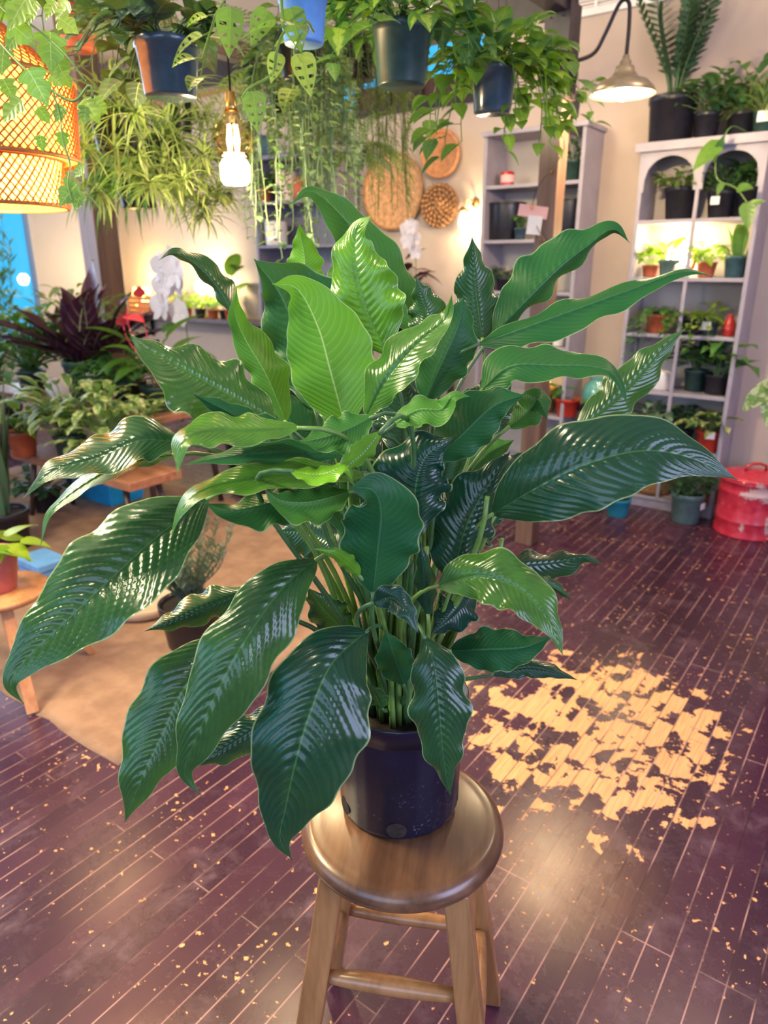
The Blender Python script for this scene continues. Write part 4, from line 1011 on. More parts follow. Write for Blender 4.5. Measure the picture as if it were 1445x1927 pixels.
o = mb.build('glass_jar', M['tealglass'], None, True, lean(W(-1.632, 4.68, SH + .001))); tag(o, 'round teal glass jar on the black stool', 'jar')

CL.update(b=4.83, z=9)
# ------------------------------------------------------------------ baskets, sconce, orchid on the back wall
def wallbasket(px, py, rad, mat, style, label):
    p = onb(px, py, WB - .03)
    t = thing('wall_basket', label, 'basket', lean(p), ROOMROT)
    mb = MB()
    if style != 'braid':
        n = 90; prof = []
        for i in range(16):
            k = i / 15; prof.append((rad * k, .02 - .035 * k ** 2 + (.0 if k < 1 else 0)))
        vs = []; fs = []; uv = []
        for s in range(n):
            a = 6.2832 * s / n
            for i, (rr, y) in enumerate(prof):
                y2 = y + .0035 * (1 if s % 2 else -1) * (i / 15 > .12) + .002 * math.sin(i * 2.1) * (style == 'coil')
                vs.append((rr * math.cos(a), y2, rr * math.sin(a))); uv.append((s / n, i / 15))
        m = len(prof)
        for s in range(n):
            k = (s + 1) % n
            for i in range(m - 1): fs.append((s*m+i, s*m+i+1, k*m+i+1, k*m+i))
        mb.add(vs, fs, uv); mb.build('dish', mat, t)
        mb = MB()
        tube(mb, [(rad * math.cos(a), -.017, rad * math.sin(a)) for a in np.linspace(0, 6.2832, 49)], .010 if style == 'ray' else .013, 8, cap=False); mb.build('rim', M['basketC'] if style == 'ray' else mat, t)
    else:
        rr = R_(5)
        for k in range(5):
            r0 = rad * (k + .55) / 5; nb = max(8, int(6.28 * r0 / .035))
            for i in range(nb):
                a = 6.2832 * (i + .5 * (k % 2)) / nb
                q = np.array([r0 * math.cos(a), -.012, r0 * math.sin(a)]); tg = np.array([-math.sin(a), 0, math.cos(a)]); rd = np.array([math.cos(a), 0, math.sin(a)])
                tube(mb, [q - tg * .02 - rd * .014, q + np.array([0, -.018, 0]), q + tg * .02 + rd * .014], [.006, .014, .006], 6)
        mb.build('braid', mat, t)
        mb = MB(); lathe(mb, [(0, -.006), (rad * .97, -.006), (rad * .97, .012), (0, .012)], seg=40)
        mb.v = [(x, z, y) for x, y, z in mb.v]; mb.build('backing', mat, t)
    return t
wallbasket(740, 361, .268, M['basketA'], 'ray', 'largest round basket on the back wall, pale with fine rays')
wallbasket(830, 290, .150, M['basketB'], 'coil', 'plain orange-brown round basket, highest of the wall baskets')
wallbasket(828, 387, .152, M['basketC'], 'braid', 'chunky braided brown basket, lower of the two small wall baskets')
p = onb(884, 400, WB)
t = thing('wall_sconce', 'brass wall sconce with a glowing bare bulb left of the open bookcase', 'lamp', lean(p), ROOMROT)
mb = MB(); tube(mb, [(.05, -.002, .06), (.05, -.012, .06)], .03, 18); mb.build('wall_plate', M['brass'], t)
mb = MB(); P, _ = catmull([(.05, -.01, .06), (.045, -.06, .075), (.01, -.09, .07), (0, -.10, .03)], 20); tube(mb, P, .005, 8); mb.build('arm', M['brass'], t)
mb = MB(); lathe(mb, [(0, .035), (.012, .034), (.02, .02), (.042, .008), (.046, 0), (.02, .006), (0, .01)], (0, -.10, 0), 24); mb.build('socket', M['brass'], t)
mb = MB(); lathe(mb, [(0, -.12), (.018, -.112), (.028, -.085), (.026, -.055), (.014, -.02), (.01, 0)], (0, -.10, 0), 20); mb.build('bulb', M['glow_white'], t)
t = thing('wall_hook', 'black wall lamp bracket on the cream wall left of the dark bookcase', 'bracket', lean(onb(430, 372, WB)), ROOMROT)
mb = MB(); tube(mb, [(0, -.001, 0), (0, -.03, 0)], [.055, .045], 20); mb.build('wall_plate', M['blackmetal'], t); mb = MB(); tube(mb, [(0, -.03, 0), (-.07, -.07, .01), (-.12, -.08, .04)], .012, 8); mb.build('arm', M['blackmetal'], t)

def orchid(label, loc, h, scale, petalm, n, seed, pot, rot=0.0, spread=.5):
    t = thing('orchid', label, 'orchid', lean(loc), rot); z = pot_part(t, *pot); rr = R_(seed)
    P = bez(np.array([0, 0, z]), np.array([.01, 0, z + h * .5]), np.array([.0, -.01, z + h * .95]), np.array([-.10 * spread * 2, -.03, z + h]), 24)
    mb = MB(); tube(mb, P, np.linspace(.004, .002, 25), 7); mb.build('stem', M['lilystem_dark'], t)
    mb = MB()
    for k in range(5): leaf(mb, (0, 0, z), sph(k * 1.3, .5), (0, 0, 1), .16 * scale + .05, .055, 'oval', 1.2, .2, rr.random(), 8, 0, rr)
    mb.build('foliage', LM['dark'], t)
    for k in range(n):
        q = P[24 - int(k * 10 / n)] + np.array([rr.uniform(-.5, .5), rr.uniform(-.5, 0), rr.uniform(-.7, .35)]) * .11 * scale
        mb = MB(); f = nrm(np.array([rr.uniform(-.3, .3), -1, rr.uniform(-.2, .3)]))
        for j in range(5):
            a = 1.5708 + 1.2566 * j + rr.uniform(-.1, .1); d = np.array([math.cos(a), 0, math.sin(a)]) + f * .15
            w = 1.0 if j in (1, 4) else .62
            leaf(mb, q, d, f, .052 * scale, .062 * scale * w, 'round', .05, -.15, .5, 6, 0, rr)
        lathe(mb, [(0, -.006), (.007, 0), (0, .008)], q + f * .008, 8)
        mb.build('flower', petalm, t)
    return t
po = onb(806, 640, 4.5)
t = thing('side_table', 'small dark table under the white orchid against the back wall', 'table', lean(W(-3.06, 4.55, 0)), ROOMROT)
mb = MB(); box(mb, (0, 0, 1.0), (.62, .34, .03)); mb.build('table_top', M['darkwood'], t, False, bevel=.004)
for sx_ in (-1, 1):
    for sy_ in (-1, 1):
        mb = MB(); box(mb, (sx_ * .28, sy_ * .14, .4925), (.04, .04, .985)); mb.build('leg', M['darkwood'], t, False)
TT = 1.016
orchid('white orchid in flower below the braided wall basket', W(-3.0, 4.52, TT), .66, 1.15, M['petal'], 9, 31, (.06, .045, .10, M['whiteglaze']), ROOMROT, .05)
plant('dark_bush', 'dusky dark-leaved bush left of the white orchid', W(-3.22, 4.58, TT), (.075, .06, .12), M['black'], f_bush(R_(33), 70, .20, .48, .20, .06, 'lance', .7), LM['croton'])

# ------------------------------------------------------------------ dark bookcase contents
mb = MB(); lathe(mb, [(0, 0), (.085, 0), (.09, .01), (.095, .185), (.09, .19), (.082, .185), (.08, .03), (0, .03)], seg=32); o = mb.build('ceramic_pot', M['whiteglaze'], None, True, S(521, 1.656, 4.66)); tag(o, 'empty white ceramic pot on the second shelf of the dark bookcase', 'pot')
CL.update(b=4.825, z=2.28, a0=-4.6, a1=-3.8)
plant('small_plant', 'green plant in a small red pot on the dark bookcase, upper left', S(496, 1.991, 4.64), (.07, .055, .11), M['terra'], f_bush(R_(34), 44, .11, .17, .09, .04, 'oval', .8), LM['green'])
mb = MB(); lathe(mb, [(0, 0), (.08, 0), (.085, .01), (.085, .22), (.078, .225), (.07, .2), (0, .2)], seg=32); o = mb.build('ceramic_pot', M['petalpink'], None, True, S(540, 1.991, 4.66)); tag(o, 'tall blush-white pot beside the red pot on the dark bookcase', 'pot')
mb = MB(); lathe(mb, [(0, 0), (.06, 0), (.075, .06), (.06, .13), (.04, .15), (.045, .17), (0, .16)], seg=32); o = mb.build('clay_vase', M['terra'], None, True, S(566, 1.991, 4.68)); tag(o, 'brown clay vase behind trailing leaves on the dark bookcase', 'vase')
blackpot(503, 2.331, .085, .16, 'grey pot on top of the dark bookcase at its left end', 4.68, 'dteal')
blackpot(560, 2.331, .10, .13, 'wide pale pot on top of the dark bookcase at its middle', 4.68, 'cream')

CL.update(b=4.84, z=9)
# ------------------------------------------------------------------ lamp-lit wall shelf
ws = thing('wall_shelf', 'long dark wall shelf of small lamp-lit plants on the cream wall', 'shelf', lean(W(-5.75, 4.63, 1.02)), ROOMROT)
mb = MB(); box(mb, (0, .11, -.02), (2.1, .215, .04)); mb.build('board', M['darkwood'], ws, False, bevel=.004)
for x in (-.8, .95):
    mb = MB(); box(mb, (x, .20, -.13), (.03, .03, .18)); box(mb, (x, .11, -.052), (.03, .20, .02)); tube(mb, [(x, .20, -.20), (x, .03, -.06)], .012, 8); mb.build('bracket', M['blackmetal'], ws)
WZ = 1.021
def ws_at(px): return S(px, WZ, 4.72)
cols = [('terra', 'lime', 'left of the bright crate'), ('terra', 'lime', 'beside the orchid stem'), ('black', 'lime', 'third along from the orchid'), ('terra', 'heart', 'with dark stems, fourth along'), ('black', 'splashy', 'at the right end of the shelf')]
for i, px in enumerate((322, 352, 378, 402, 424)):
    c = cols[i]
    plant('small_plant', 'tiny yellow-lit plant on the wall shelf ' + c[2], ws_at(px), (.055, .042, .085), M[c[0]], f_bush(R_(40 + i), 34, .11, .20, .07, .04, 'round' if i % 2 else 'oval', .7), LM[c[1]])
plant('leafy_plant', 'upright round-leaved plant at the right end of the cream wall', S(436, WZ, 4.70), (.065, .05, .10), M['terra'], f_bush(R_(46), 9, .09, .48, .24, .15, 'round', .3), LM['heart'])
wc = thing('wooden_crate', 'wooden crate of glowing string lights at the left of the wall shelf', 'crate', ws_at(276), ROOMROT)
for i in range(4):
    mb = MB(); box(mb, (0, -.085, .025 + .046 * i), (.34, .012, .036)); mb.build('slat', M['orangewood'], wc, False)
mb = MB(); box(mb, (0, 0, .006), (.34, .16, .012)); box(mb, (-.165, 0, .095), (.012, .16, .18)); box(mb, (.165, 0, .095), (.012, .16, .18)); box(mb, (0, .085, .095), (.34, .012, .18)); mb.build('body', M['orangewood'], wc, False)
gl = thing('string_lights', 'tangle of bright golden fairy lights heaped in the wooden crate', 'string lights', ws_at(276), ROOMROT)
rr = R_(47); pts = [(rr.uniform(-.14, .14), rr.uniform(-.06, .05), .10 + rr.uniform(0, .16)) for _ in range(26)]
P, _ = catmull(pts, 160); mb = MB(); tube(mb, P, .002, 4); mb.build('wire', M['wire'], gl)
for q in pts:
    mb = MB(); lathe(mb, [(.016 * math.sin(x), -.016 * math.cos(x)) for x in np.linspace(0.05, 3.1, 7)], q, 10); mb.build('bulb', M['glow_gold'], gl)
t = thing('globe_lamp', 'bright round globe lamp on the wall shelf behind the orchid', 'lamp', S(384, WZ, 4.76), 0)
mb = MB(); lathe(mb, [(0, 0), (.05, 0), (.05, .012), (.012, .02), (.012, .22), (0, .22)], seg=20); mb.build('base', M['brass'], t)
mb = MB(); lathe(mb, [(.065 * math.sin(x), .285 - .065 * math.cos(x)) for x in np.linspace(.05, 3.12, 14)], seg=24); mb.build('lamp_globe', M['glow_white'], t)

# ------------------------------------------------------------------ bench and table of plants on the left
def tablething(name, label, a0, a1, b0, b1, z, leg, th=.04, splay=.06, m='benchwood', lm='darkwood'):
    t = thing(name, label, 'table', lean(W((a0+a1)/2, (b0+b1)/2, RUGZ if b1 < 3.5 and a1 < -1.76 else 0)), ROOMROT); z = z - t.location.z
    w, d = (a1-a0)/2, (b1-b0)/2
    mb = MB(); box(mb, (0, 0, z - th/2), (2*w, 2*d, th)); mb.build('table_top', M[m], t, False, bevel=.005)
    for sx in (-1, 1):
        for sy in (-1, 1):
            mb = MB(); tube(mb, [(sx*(w-.08+splay*0), sy*(d-.03), 0), (sx*(w-.08-splay), sy*(d-.07), z-th)], [leg*.8, leg], 10); mb.build('leg', M[lm], t)
    return t
tablething('plant_bench', 'low reddish wooden bench of potted plants on the rug', -4.35, -3.15, 2.08, 2.42, .42, .018, .05)
tablething('plant_table', 'taller table behind the low bench, crowded with potted plants', -5.4, -3.45, 2.46, 3.04, .66, .022)
BZ, TZ = .421, .661
def bz(px, py, z=BZ): return atz(px, py, z)
def ta(a, b, z): return W(a, b, z)
plant('leafy_plant', 'broad dark-leaved plant in a terracotta pot at the left end of the bench', bz(47, 857), (.085, .064, .15), M['terra'], f_bush(R_(50), 26, .17, .20, .15, .08, 'heart', 1.0), LM['heart'])
plant('variegated_plant', 'cream-edged leafy plant in a dark green pot in the middle of the bench', bz(138, 866), (.095, .072, .16), M['dgreen'], f_bush(R_(51), 84, .27, .36, .17, .065, 'oval', 1.1), LM['varieg'])
plant('variegated_plant', 'pale splashed leafy plant in a navy pot at the right end of the bench', bz(212, 880), (.085, .065, .13), M['black'], f_bush(R_(52), 130, .27, .40, .13, .055, 'oval', 1.1), LM['splashy'])
plant('purple_plant', 'purple-black plume-leaved plant in a white-tagged dark pot on the plant table', ta(-4.27, 2.62, TZ), (.15, .115, .26), M['dgreen'], f_strap(R_(62), 34, .60, .17, .35, .35, 1.4, 'croton', 14, .04, .06, .3), LM['croton'], tagc=(-1.15, .17, .07))
plant('bushy_plant', 'dense grey-green bush at the far left of the plant table', ta(-4.98, 2.62, TZ), (.10, .08, .14), M['dgreen'], f_bush(R_(54), 240, .40, .50, .13, .06, 'oval', 1.1), LM['green'])
plant('bushy_plant', 'olive trailing bush behind the purple-black plant', ta(-4.72, 2.88, TZ), (.13, .10, .20), M['black'], f_bush(R_(55), 150, .36, .60, .14, .045, 'lance', 1.1), LM['airy'])
plant('bushy_plant', 'fine green mound of leaves right of the purple-black plant', ta(-3.93, 2.68, TZ), (.11, .085, .15), M['black'], f_bush(R_(56), 170, .28, .22, .11, .05, 'oval', 1.1), LM['green'])
at_ = plant('flowering_plant', 'green plant with coral-red spathe flowers near the right end of the plant table', ta(-3.62, 2.66, TZ), (.10, .08, .15), M['dgreen'], f_bush(R_(57), 14, .20, .40, .24, .14, 'heart', .7), LM['heart'])
rr = R_(58)
for k, (x, y, z, s) in enumerate(((-.10, -.10, .56, .13), (-.04, -.02, .66, .09), (-.16, .0, .50, .10))):
    mb = MB(); tube(mb, bez(np.array([0, 0, .13]), np.array([0, 0, .3]), np.array([x, y, z - .15]), np.array([x, y, z]), 10), .003, 6)
    leaf(mb, (x, y, z), nrm((.8, -.4, -.15)) if k == 0 else nrm((.2, -.5, .6)), (.1, -.3, 1), s, s * .8, 'heart', .2, .15, .5, 8, 0, rr)
    tube(mb, [(x, y, z), (x + .02, y - .01, z + .05)], [.006, .003], 8)
    mb.build('flower', M['anth'], at_)
orchid('pale pink-white orchid in flower in front of the golden crate', ta(-3.62, 2.92, TZ), .72, 1.9, M['petal'], 9, 59, (.075, .058, .12, M['black']), ROOMROT, .25)
plant('bushy_plant', 'shadowy low dark bush at the foot of the lamp-lit cream wall', W(-3.9, 3.6, 0), (.16, .13, .28), M['black'], f_bush(R_(60), 150, .42, .50, .14, .06, 'oval', .9), LM['dark'])
plant('bushy_plant', 'dark bush on the floor near the dark bookcase', W(-3.3, 3.75, 0), (.16, .13, .28), M['black'], f_bush(R_(61), 150, .38, .5, .14, .06, 'oval', .9), LM['dark'])
plant('tall_bush', 'tall dark feathery shrub in front of the storefront window', W(-6.35, 3.0, 0), (.20, .16, .36), M['black'], [f_needle(R_(63), 16, 1.75, .40, .10, .018, 60), f_bush(R_(64), 120, .42, 1.2, .16, .06, 'oval', .9)], [LM['dark'], LM['green']])
plant('tall_bush', 'bushy green shrub standing between the window and the plant table', W(-5.75, 1.9, 0), (.20, .16, .36), M['black'], f_bush(R_(65), 240, .46, 1.02, .16, .07, 'oval', 1.0), LM['heart'])
t = thing('plastic_tub', 'bright blue plastic tub on the floor under the plant table', 'tub', lean(W(-4.25, 2.62, RUGZ)), ROOMROT)
mb = MB(); vs = []; 
for z, w, d in ((0, .24, .12), (.25, .29, .15)): vs += [(-w, -d, z), (w, -d, z), (w, d, z), (-w, d, z)]
mb.add(vs, [(3,2,1,0), (0,1,5,4), (1,2,6,5), (2,3,7,6), (3,0,4,7)]); mb.build('body', M['bluetub'], t, False, bevel=.008, solid=.006)
mb = MB(); box(mb, (0, 0, .262), (.62, .34, .02)); mb.build('lid', M['bluetub'], t, False, bevel=.006)
plant('floor_plant', 'dark green bush on the rug below the left end of the bench', W(-4.28, 2.22, RUGZ), (.09, .07, .13), M['black'], f_bush(R_(66), 70, .17, .16, .10, .05, 'oval', .9), LM['dark'])
for k, (z, w, d, h, nm) in enumerate(((0, .20, .14, .075, 'lower'), (.079, .225, .16, .035, 'upper'))):
    q = atz(84, 1088, RUGZ); mb = MB(); box(mb, (0, 0, h / 2), (w, d, h)); o = mb.build('storage_box', M['paleblue'], None, False, (q[0], q[1], q[2] + z), ROOMROT, bevel=.004)
    tag(o, ['deep pale blue box at the bottom of the stack on the rug', 'flat wide pale blue box on top of the deep one'][k], 'box')
sp = bz(20, 1030, RUGZ)
plant('snake_plant', 'tall snake plant with yellow-edged banded leaves in a black pot', sp, (.125, .10, .22), M['black'], [f_strap(R_(68), 6, .78, .085, .03, 1.30, 1.5, 'snake', 12, .05, .03, .35), f_strap(R_(67), 4, .70, .075, .03, 1.28, 1.5, 'snake', 12, .05, .03, .35)], [LM['snakeedge'], LM['snake']])
# splayed plant stand with the pink pot
sc = bz(-4, 1108, .36)
ps = thing('round_plant_stand', 'round orange-wood stand with splayed legs on the rug edge', 'stand', (sc[0], sc[1], RUGZ), 0)
mb = MB(); lathe(mb, [(0, .325), (.165, .325), (.175, .335), (.175, .345), (.168, .352), (0, .352)], seg=40); mb.build('top', M['standwood'], ps)
for q in (atz(62, 1340, RUGZ), atz(172, 1228, RUGZ), np.array([sc[0] - .34, sc[1] + .16, 0])):
    lo = np.array([q[0] - sc[0], q[1] - sc[1], .002]); dd = lo / np.linalg.norm(lo[:2]) ; hi = np.array([dd[0] * .12, dd[1] * .12, .324])
    sd = nrm(np.cross(hi - lo, (0, 0, 1))); ot = nrm(np.cross(sd, hi - lo)); mb = MB(); vs = []
    for p in (lo, hi): vs += [p - sd * .02 - ot * .013, p + sd * .02 - ot * .013, p + sd * .02 + ot * .013, p - sd * .02 + ot * .013]
    vs[0][2] = vs[1][2] = vs[2][2] = vs[3][2] = .001
    mb.add(vs, [(0,3,2,1), (4,5,6,7), (0,1,5,4), (1,2,6,5), (2,3,7,6), (3,0,4,7)]); mb.build('leg', M['standwood'], ps, False, bevel=.002)
plant('heart_leaf_plant', 'lime heart-leaved plant in a pink pot on the round stand', (sc[0], sc[1], .3615), (.088, .066, .145), M['pinkterra'], f_bush(R_(70), 12, .12, .12, .125, .085, 'heart', .8, .1), LM['lime'], lip=False)
# spiky plant behind the lily
q = atz(352, 1232, RUGZ)
plant('spiky_plant', 'grey-green rosemary-like spiky plant in a black pot on the rug', (q[0], q[1] + .1, RUGZ), (.125, .10, .19), M['black'], f_needle(R_(71), 46, .38, .20, .035, .006, 60), LM['needle'])
q = atz(262, 1165, RUGZ)
mb = MB(); lathe(mb, [(0, 0), (.17, 0), (.19, .02), (.195, .05), (.185, .055), (.17, .025), (0, .02)], seg=48); o = mb.build('round_tray', M['cream'], None, True, (q[0] - .02, q[1] + .14, RUGZ)); tag(o, 'round cream tray on the rug left of the spiky plant', 'tray')

# ------------------------------------------------------------------ lamps over the left side
rp = atY(-30, 300, 1.9)
pn = thing('rattan_pendant', 'glowing two-tier rattan pendant lamp at the upper left', 'lamp', lean(rp), 0)
def weave(mb, r0, r1, z0, z1, n=64, rows=20, tw=.5):
    for sgn in (1, -1):
        for k in range(n):
            pts = []
            for i in range(9):
                t_ = i / 8; a = 6.2832 * k / n + sgn * tw * t_; rr = r0 + (r1 - r0) * t_ + .0012 * sgn; pts.append((rr * math.cos(a), rr * math.sin(a), z0 + (z1 - z0) * t_))
            tube(mb, pts, .0021, 4, cap=False)
mb = MB(); weave(mb, .215, .225, 0, .17, 72, tw=.75); mb.build('upper_tier', M['rattan'], pn)
mb = MB(); weave(mb, .178, .172, -.105, 0, 60, tw=.5); mb.build('lower_tier', M['rattan'], pn)
mb = MB(); weave(mb, .222, .07, .17, .30, 60, tw=.6); mb.build('dome', M['rattan'], pn)
mb = MB()
for rr_, z in ((.218, .0), (.178, 0), (.175, -.105), (.226, .17), (.07, .30)): tube(mb, [(rr_ * math.cos(a), rr_ * math.sin(a), z) for a in np.linspace(0, 6.2832, 49)], .005, 6, cap=False)
mb.build('hoops', M['rattan'], pn)
def liner():
    t = NT('woven_paper_liner'); d = t.n('ShaderNodeBsdfDiffuse'); d.inputs[0].default_value = (.85, .46, .12, 1); tr = t.n('ShaderNodeBsdfTranslucent'); tr.inputs[0].default_value = (1, .52, .13, 1)
    mx = t.n('ShaderNodeMixShader'); mx.inputs[0].default_value = .7; t.l(d.outputs[0], mx.inputs[1]); t.l(tr.outputs[0], mx.inputs[2]); return t.done(mx)
mb = MB(); lathe(mb, [(.170, -.10), (.174, -.002), (.211, .002), (.220, .17), (.068, .298)], seg=48); mb.build('liner', liner(), pn)
mb = MB(); lathe(mb, [(.045 * math.sin(x), .07 - .05 * math.cos(x)) for x in np.linspace(.05, 3.12, 12)], seg=20); mb.build('bulb', M['glow_warm'], pn)
mb = MB(); tube(mb, [(0, 0, .115), (0, 0, 3.345 - rp[2])], .004, 6); mb.build('cord', M['wire'], pn)

ep = atY(441, 300, 2.2)
el = thing('globe_pendant', 'amber glass globe pendant with a glowing filament above the cream wall', 'lamp', lean(ep), 0)
gz = atY(441, 265, 2.2)[2] - ep[2]
K_ = .72
mb = MB(); lathe(mb, [(.03*K_, .0), (.055*K_, .02*K_)] + [(.082*K_ * math.sin(x), gz - .082*K_ * math.cos(x)) for x in np.linspace(.75, 2.7, 14)] + [(.025*K_, gz + .10*K_), (.02*K_, gz + .13*K_)], seg=36); mb.build('globe', M['amber'], el)
mb = MB()
for k in range(6):
    a = k * 1.047; tube(mb, [(.012 * math.cos(a), .012 * math.sin(a), gz - .036), (.017 * math.cos(a + .5), .017 * math.sin(a + .5), gz), (.012 * math.cos(a), .012 * math.sin(a), gz + .04)], .0024, 5)
mb.build('filament', M['filament'], el)
mb = MB(); lathe(mb, [(r_*K_, z_*K_) for r_, z_ in [(0, -.092), (.045, -.09), (.056, -.075), (.058, -.02), (.045, .0), (.02, .012), (0, .014)]], seg=30); mb.build('frosted_cup', M['glow_white'], el)
mb = MB(); lathe(mb, [(0, gz + .17*K_), (.018*K_, gz + .165*K_), (.022*K_, gz + .12*K_), (.028*K_, gz + .10*K_), (0, gz + .10*K_)], seg=20); mb.build('socket', M['brass'], el)
mb = MB(); tube(mb, [(0, 0, gz + .12), (0, 0, 3.345 - ep[2])], .003, 6); mb.build('cord', M['wire'], el)

# ------------------------------------------------------------------ hanging plants
def hp(px, py, Y, h):       # bottom of the pot at a pixel
    return atY(px, py, Y)
hang('hanging_heart_plant', 'silvery dark heart-leaved plant in a big dark hanging pot', hp(322, 184, 1.9, 0), (.074, .060, .115), M['bluegrey'], [f_bush(R_(80), 34, .12, .08, .10, .085, 'heart', 1.3), f_trail(R_(81), 18, .28, .085, .07, 'heart', .08, .06, 2.0, 4.4, .8, .5)], [LM['silver'], LM['silver']])
hang('hanging_spider_plant', 'spider plant in a slim black hanging pot just below the silvery heart-leaved one', hp(341, 248, 2.6, 0), (.040, .034, .11), M['black'], [f_rosettes(R_(82), 9, .16, .10, .12, .008, 22)], [LM['spider']])
hang('hanging_spider_plant', 'large pale spider plant hanging left of the amber globe', hp(222, 288, 2.35, 0), (.07, .055, .10), M['black'], f_rosettes(R_(83), 17, .20, .20, .15, .009, 26), LM['spider'])
hang('hanging_spider_plant', 'broad pale spider plant hanging lowest, before the cream wall', hp(305, 330, 2.6, 0), (.07, .055, .10), M['black'], f_rosettes(R_(84), 22, .19, .22, .16, .010, 26), LM['spider'])
hang('hanging_spider_plant', 'dim green trailing plant low beside the left timber post', hp(262, 392, 3.4, 0), (.09, .07, .13), M['black'], [f_strap(R_(85), 220, .36, .012, 2.6, -.2, 1.2, base_r=.07), f_bush(R_(86), 40, .20, .2, .14, .06, 'oval', 1.0)], [LM['green'], LM['green']])
hang('hanging_vine', 'green-leaved vine in a terracotta pot at the upper left behind the ivy', hp(152, 96, 2.15, 0), (.055, .042, .095), M['terra'], [f_trail(R_(87), 9, .42, .085, .055, 'heart', .06, .07, 2.6, 5.6, .8, .4), f_bush(R_(88), 16, .10, .14, .10, .05, 'heart', .9)], [LM['heart'], LM['heart']])
hang('hanging_vine', 'dry olive trailing plant hanging between the terracotta and dark pots', hp(236, 60, 2.5, 0), (.06, .05, .10), M['black'], f_trail(R_(89), 26, .40, .05, .016, 'lance', .06, .03, 0, 6.28, .6, .3), LM['airy'])
# ivy branch near the pendant
iv = thing('ivy_branch', 'close ivy vine with bright lime leaves across the rattan pendant', 'plant', lean(atY(0, 60, 1.25)), 0)
o0 = atY(0, 60, 1.25)
P, _ = catmull([atY(x, y, Y) - o0 for x, y, Y in ((-60, 10, 1.3), (0, 80, 1.25), (45, 128, 1.22), (100, 172, 1.2), (140, 190, 1.2), (168, 160, 1.2), (175, 185, 1.2))], 60)
mb = MB(); tube(mb, P, .0019, 6)
P2_, _ = catmull([atY(x, y, Y) - o0 for x, y, Y in ((-20, -10, 1.25), (20, 30, 1.23), (60, 48, 1.22), (120, 100, 1.2), (160, 152, 1.2))], 40); tube(mb, P2_, .0015, 6)
P3_, _ = catmull([atY(x, y, Y) - o0 for x, y, Y in ((100, 172, 1.2), (112, 215, 1.2), (118, 260, 1.19), (132, 310, 1.19), (128, 345, 1.19), (136, 380, 1.19))], 40); tube(mb, P3_, .0013, 6)
mb.build('stem', M['lilystem'], iv)
mb = MB(); rr = R_(90)
for (x, y, s, tn) in ((35, 18, 62, .75), (40, 60, 50, .5), (25, 75, 40, .2), (118, 22, 48, .85), (128, 45, 40, .9), (70, 160, 58, .0), (82, 215, 30, .05), (112, 212, 30, .1), (118, 262, 28, 0), (78, 268, 26, 0), (24, 205, 52, .25), (15, 165, 40, .1), (125, 148, 30, .9), (105, 150, 26, .8), (172, 205, 46, 1), (188, 198, 32, .95), (160, 215, 30, .6), (130, 362, 50, .15), (148, 375, 36, .1), (95, 92, 60, .3), (110, 120, 56, .2), (60, 20, 40, .6), (5, 110, 46, .1), (150, 320, 30, .15), (95, 15, 34, .8)):
    q = atY(x, y, 1.2 + rr.uniform(-.02, .06)) - o0; a = rr.uniform(-2.6, -.4); L_v = s * 1.2 / F * 1.0; tn = tn * .6
    d = np.array([math.cos(a), rr.uniform(-.3, .3), math.sin(a)])
    leaf(mb, q - d * L_v * .4, d, nrm((rr.uniform(-.4, .4), -1, rr.uniform(0, .7))), L_v, L_v * .95, 'ivy', .3, .15, tn, 9, 0, rr)
mb.build('foliage', LM['ivy'], iv)
# holey vine
hv = hang('hanging_holey_vine', 'vine with holes in its leaves in a pale blue hanging pot', hp(572, 84, 1.75, 0), (.052, .042, .09), M['paleblue'], [f_trail(R_(91), 5, .26, .075, .05, 'heart', .05, .085, 1.6, 5.2, .7, .4, True), f_bush(R_(92), 10, .10, .08, .09, .05, 'heart', .9)], [LM['monst'], LM['monst']])
mb = MB(); rr = R_(93); l0 = np.array(hv.location)
P, _ = catmull([atY(x, y, Y) - l0 for x, y, Y in ((590, 60, 1.62), (575, 40, 1.58), (535, 60, 1.56), (520, 100, 1.55), (512, 140, 1.55), (470, 165, 1.55), (455, 185, 1.55))], 40); tube(mb, P, .0026, 6, .9)
P, _ = catmull([atY(x, y, Y) - l0 for x, y, Y in ((575, 40, 1.58), (560, 80, 1.57), (553, 100, 1.56), (566, 118, 1.55))], 16); tube(mb, P, .0018, 6, .9)
for x, y, dx, dz, s, tn in ((566, 100, .25, -1, .078, 1.0), (524, 100, -.35, -1, .055, .95), (476, 172, .1, -1, .075, .1), (505, 20, -.6, -.9, .07, .1), (434, 15, -.1, -1, .085, .05), (545, 15, .3, -1, .08, .05)):
    holey(mb, atY(x, y, 1.55) - l0, (dx, -.1, dz), (.1, -1, .2), s, s * .62, .2, rr, tn)
mb.build('vine', LM['monst'], hv)
hang('hanging_ivy', 'pale grey-green ivy trailing in long strands before the dark bookcase', hp(566, 150, 2.5, 0), (.07, .055, .10), M['black'], f_trail(R_(94), 62, .72, .036, .036, 'ivy', .07, .030, 0, 6.28, .5, .3), LM['grey'])
hang('hanging_fern', 'feathery olive fern hanging behind the grey-green ivy', hp(540, 215, 3.1, 0), (.08, .06, .11), M['black'], [f_fern(R_(95), 34, .48, .05, 2.2, .1, 1.2), f_trail(R_(96), 30, .75, .034, .012, 'lance', .08, .028, 0, 6.28, .6, .3)], [LM['airy'], LM['grey']])
hang('hanging_string_plant', 'wispy thread-leaved plant hanging in a curtain left of the wall baskets', hp(668, 150, 2.9, 0), (.09, .07, .12), M['black'], [f_trail(R_(97), 110, .74, .05, .006, 'lance', .09, .03, 0, 6.28, 1.2, .35, False, .06, 3, .0012), f_fern(R_(98), 24, .30, .04, 2.0, .1, 1.1)], [LM['airy'], LM['grey']])
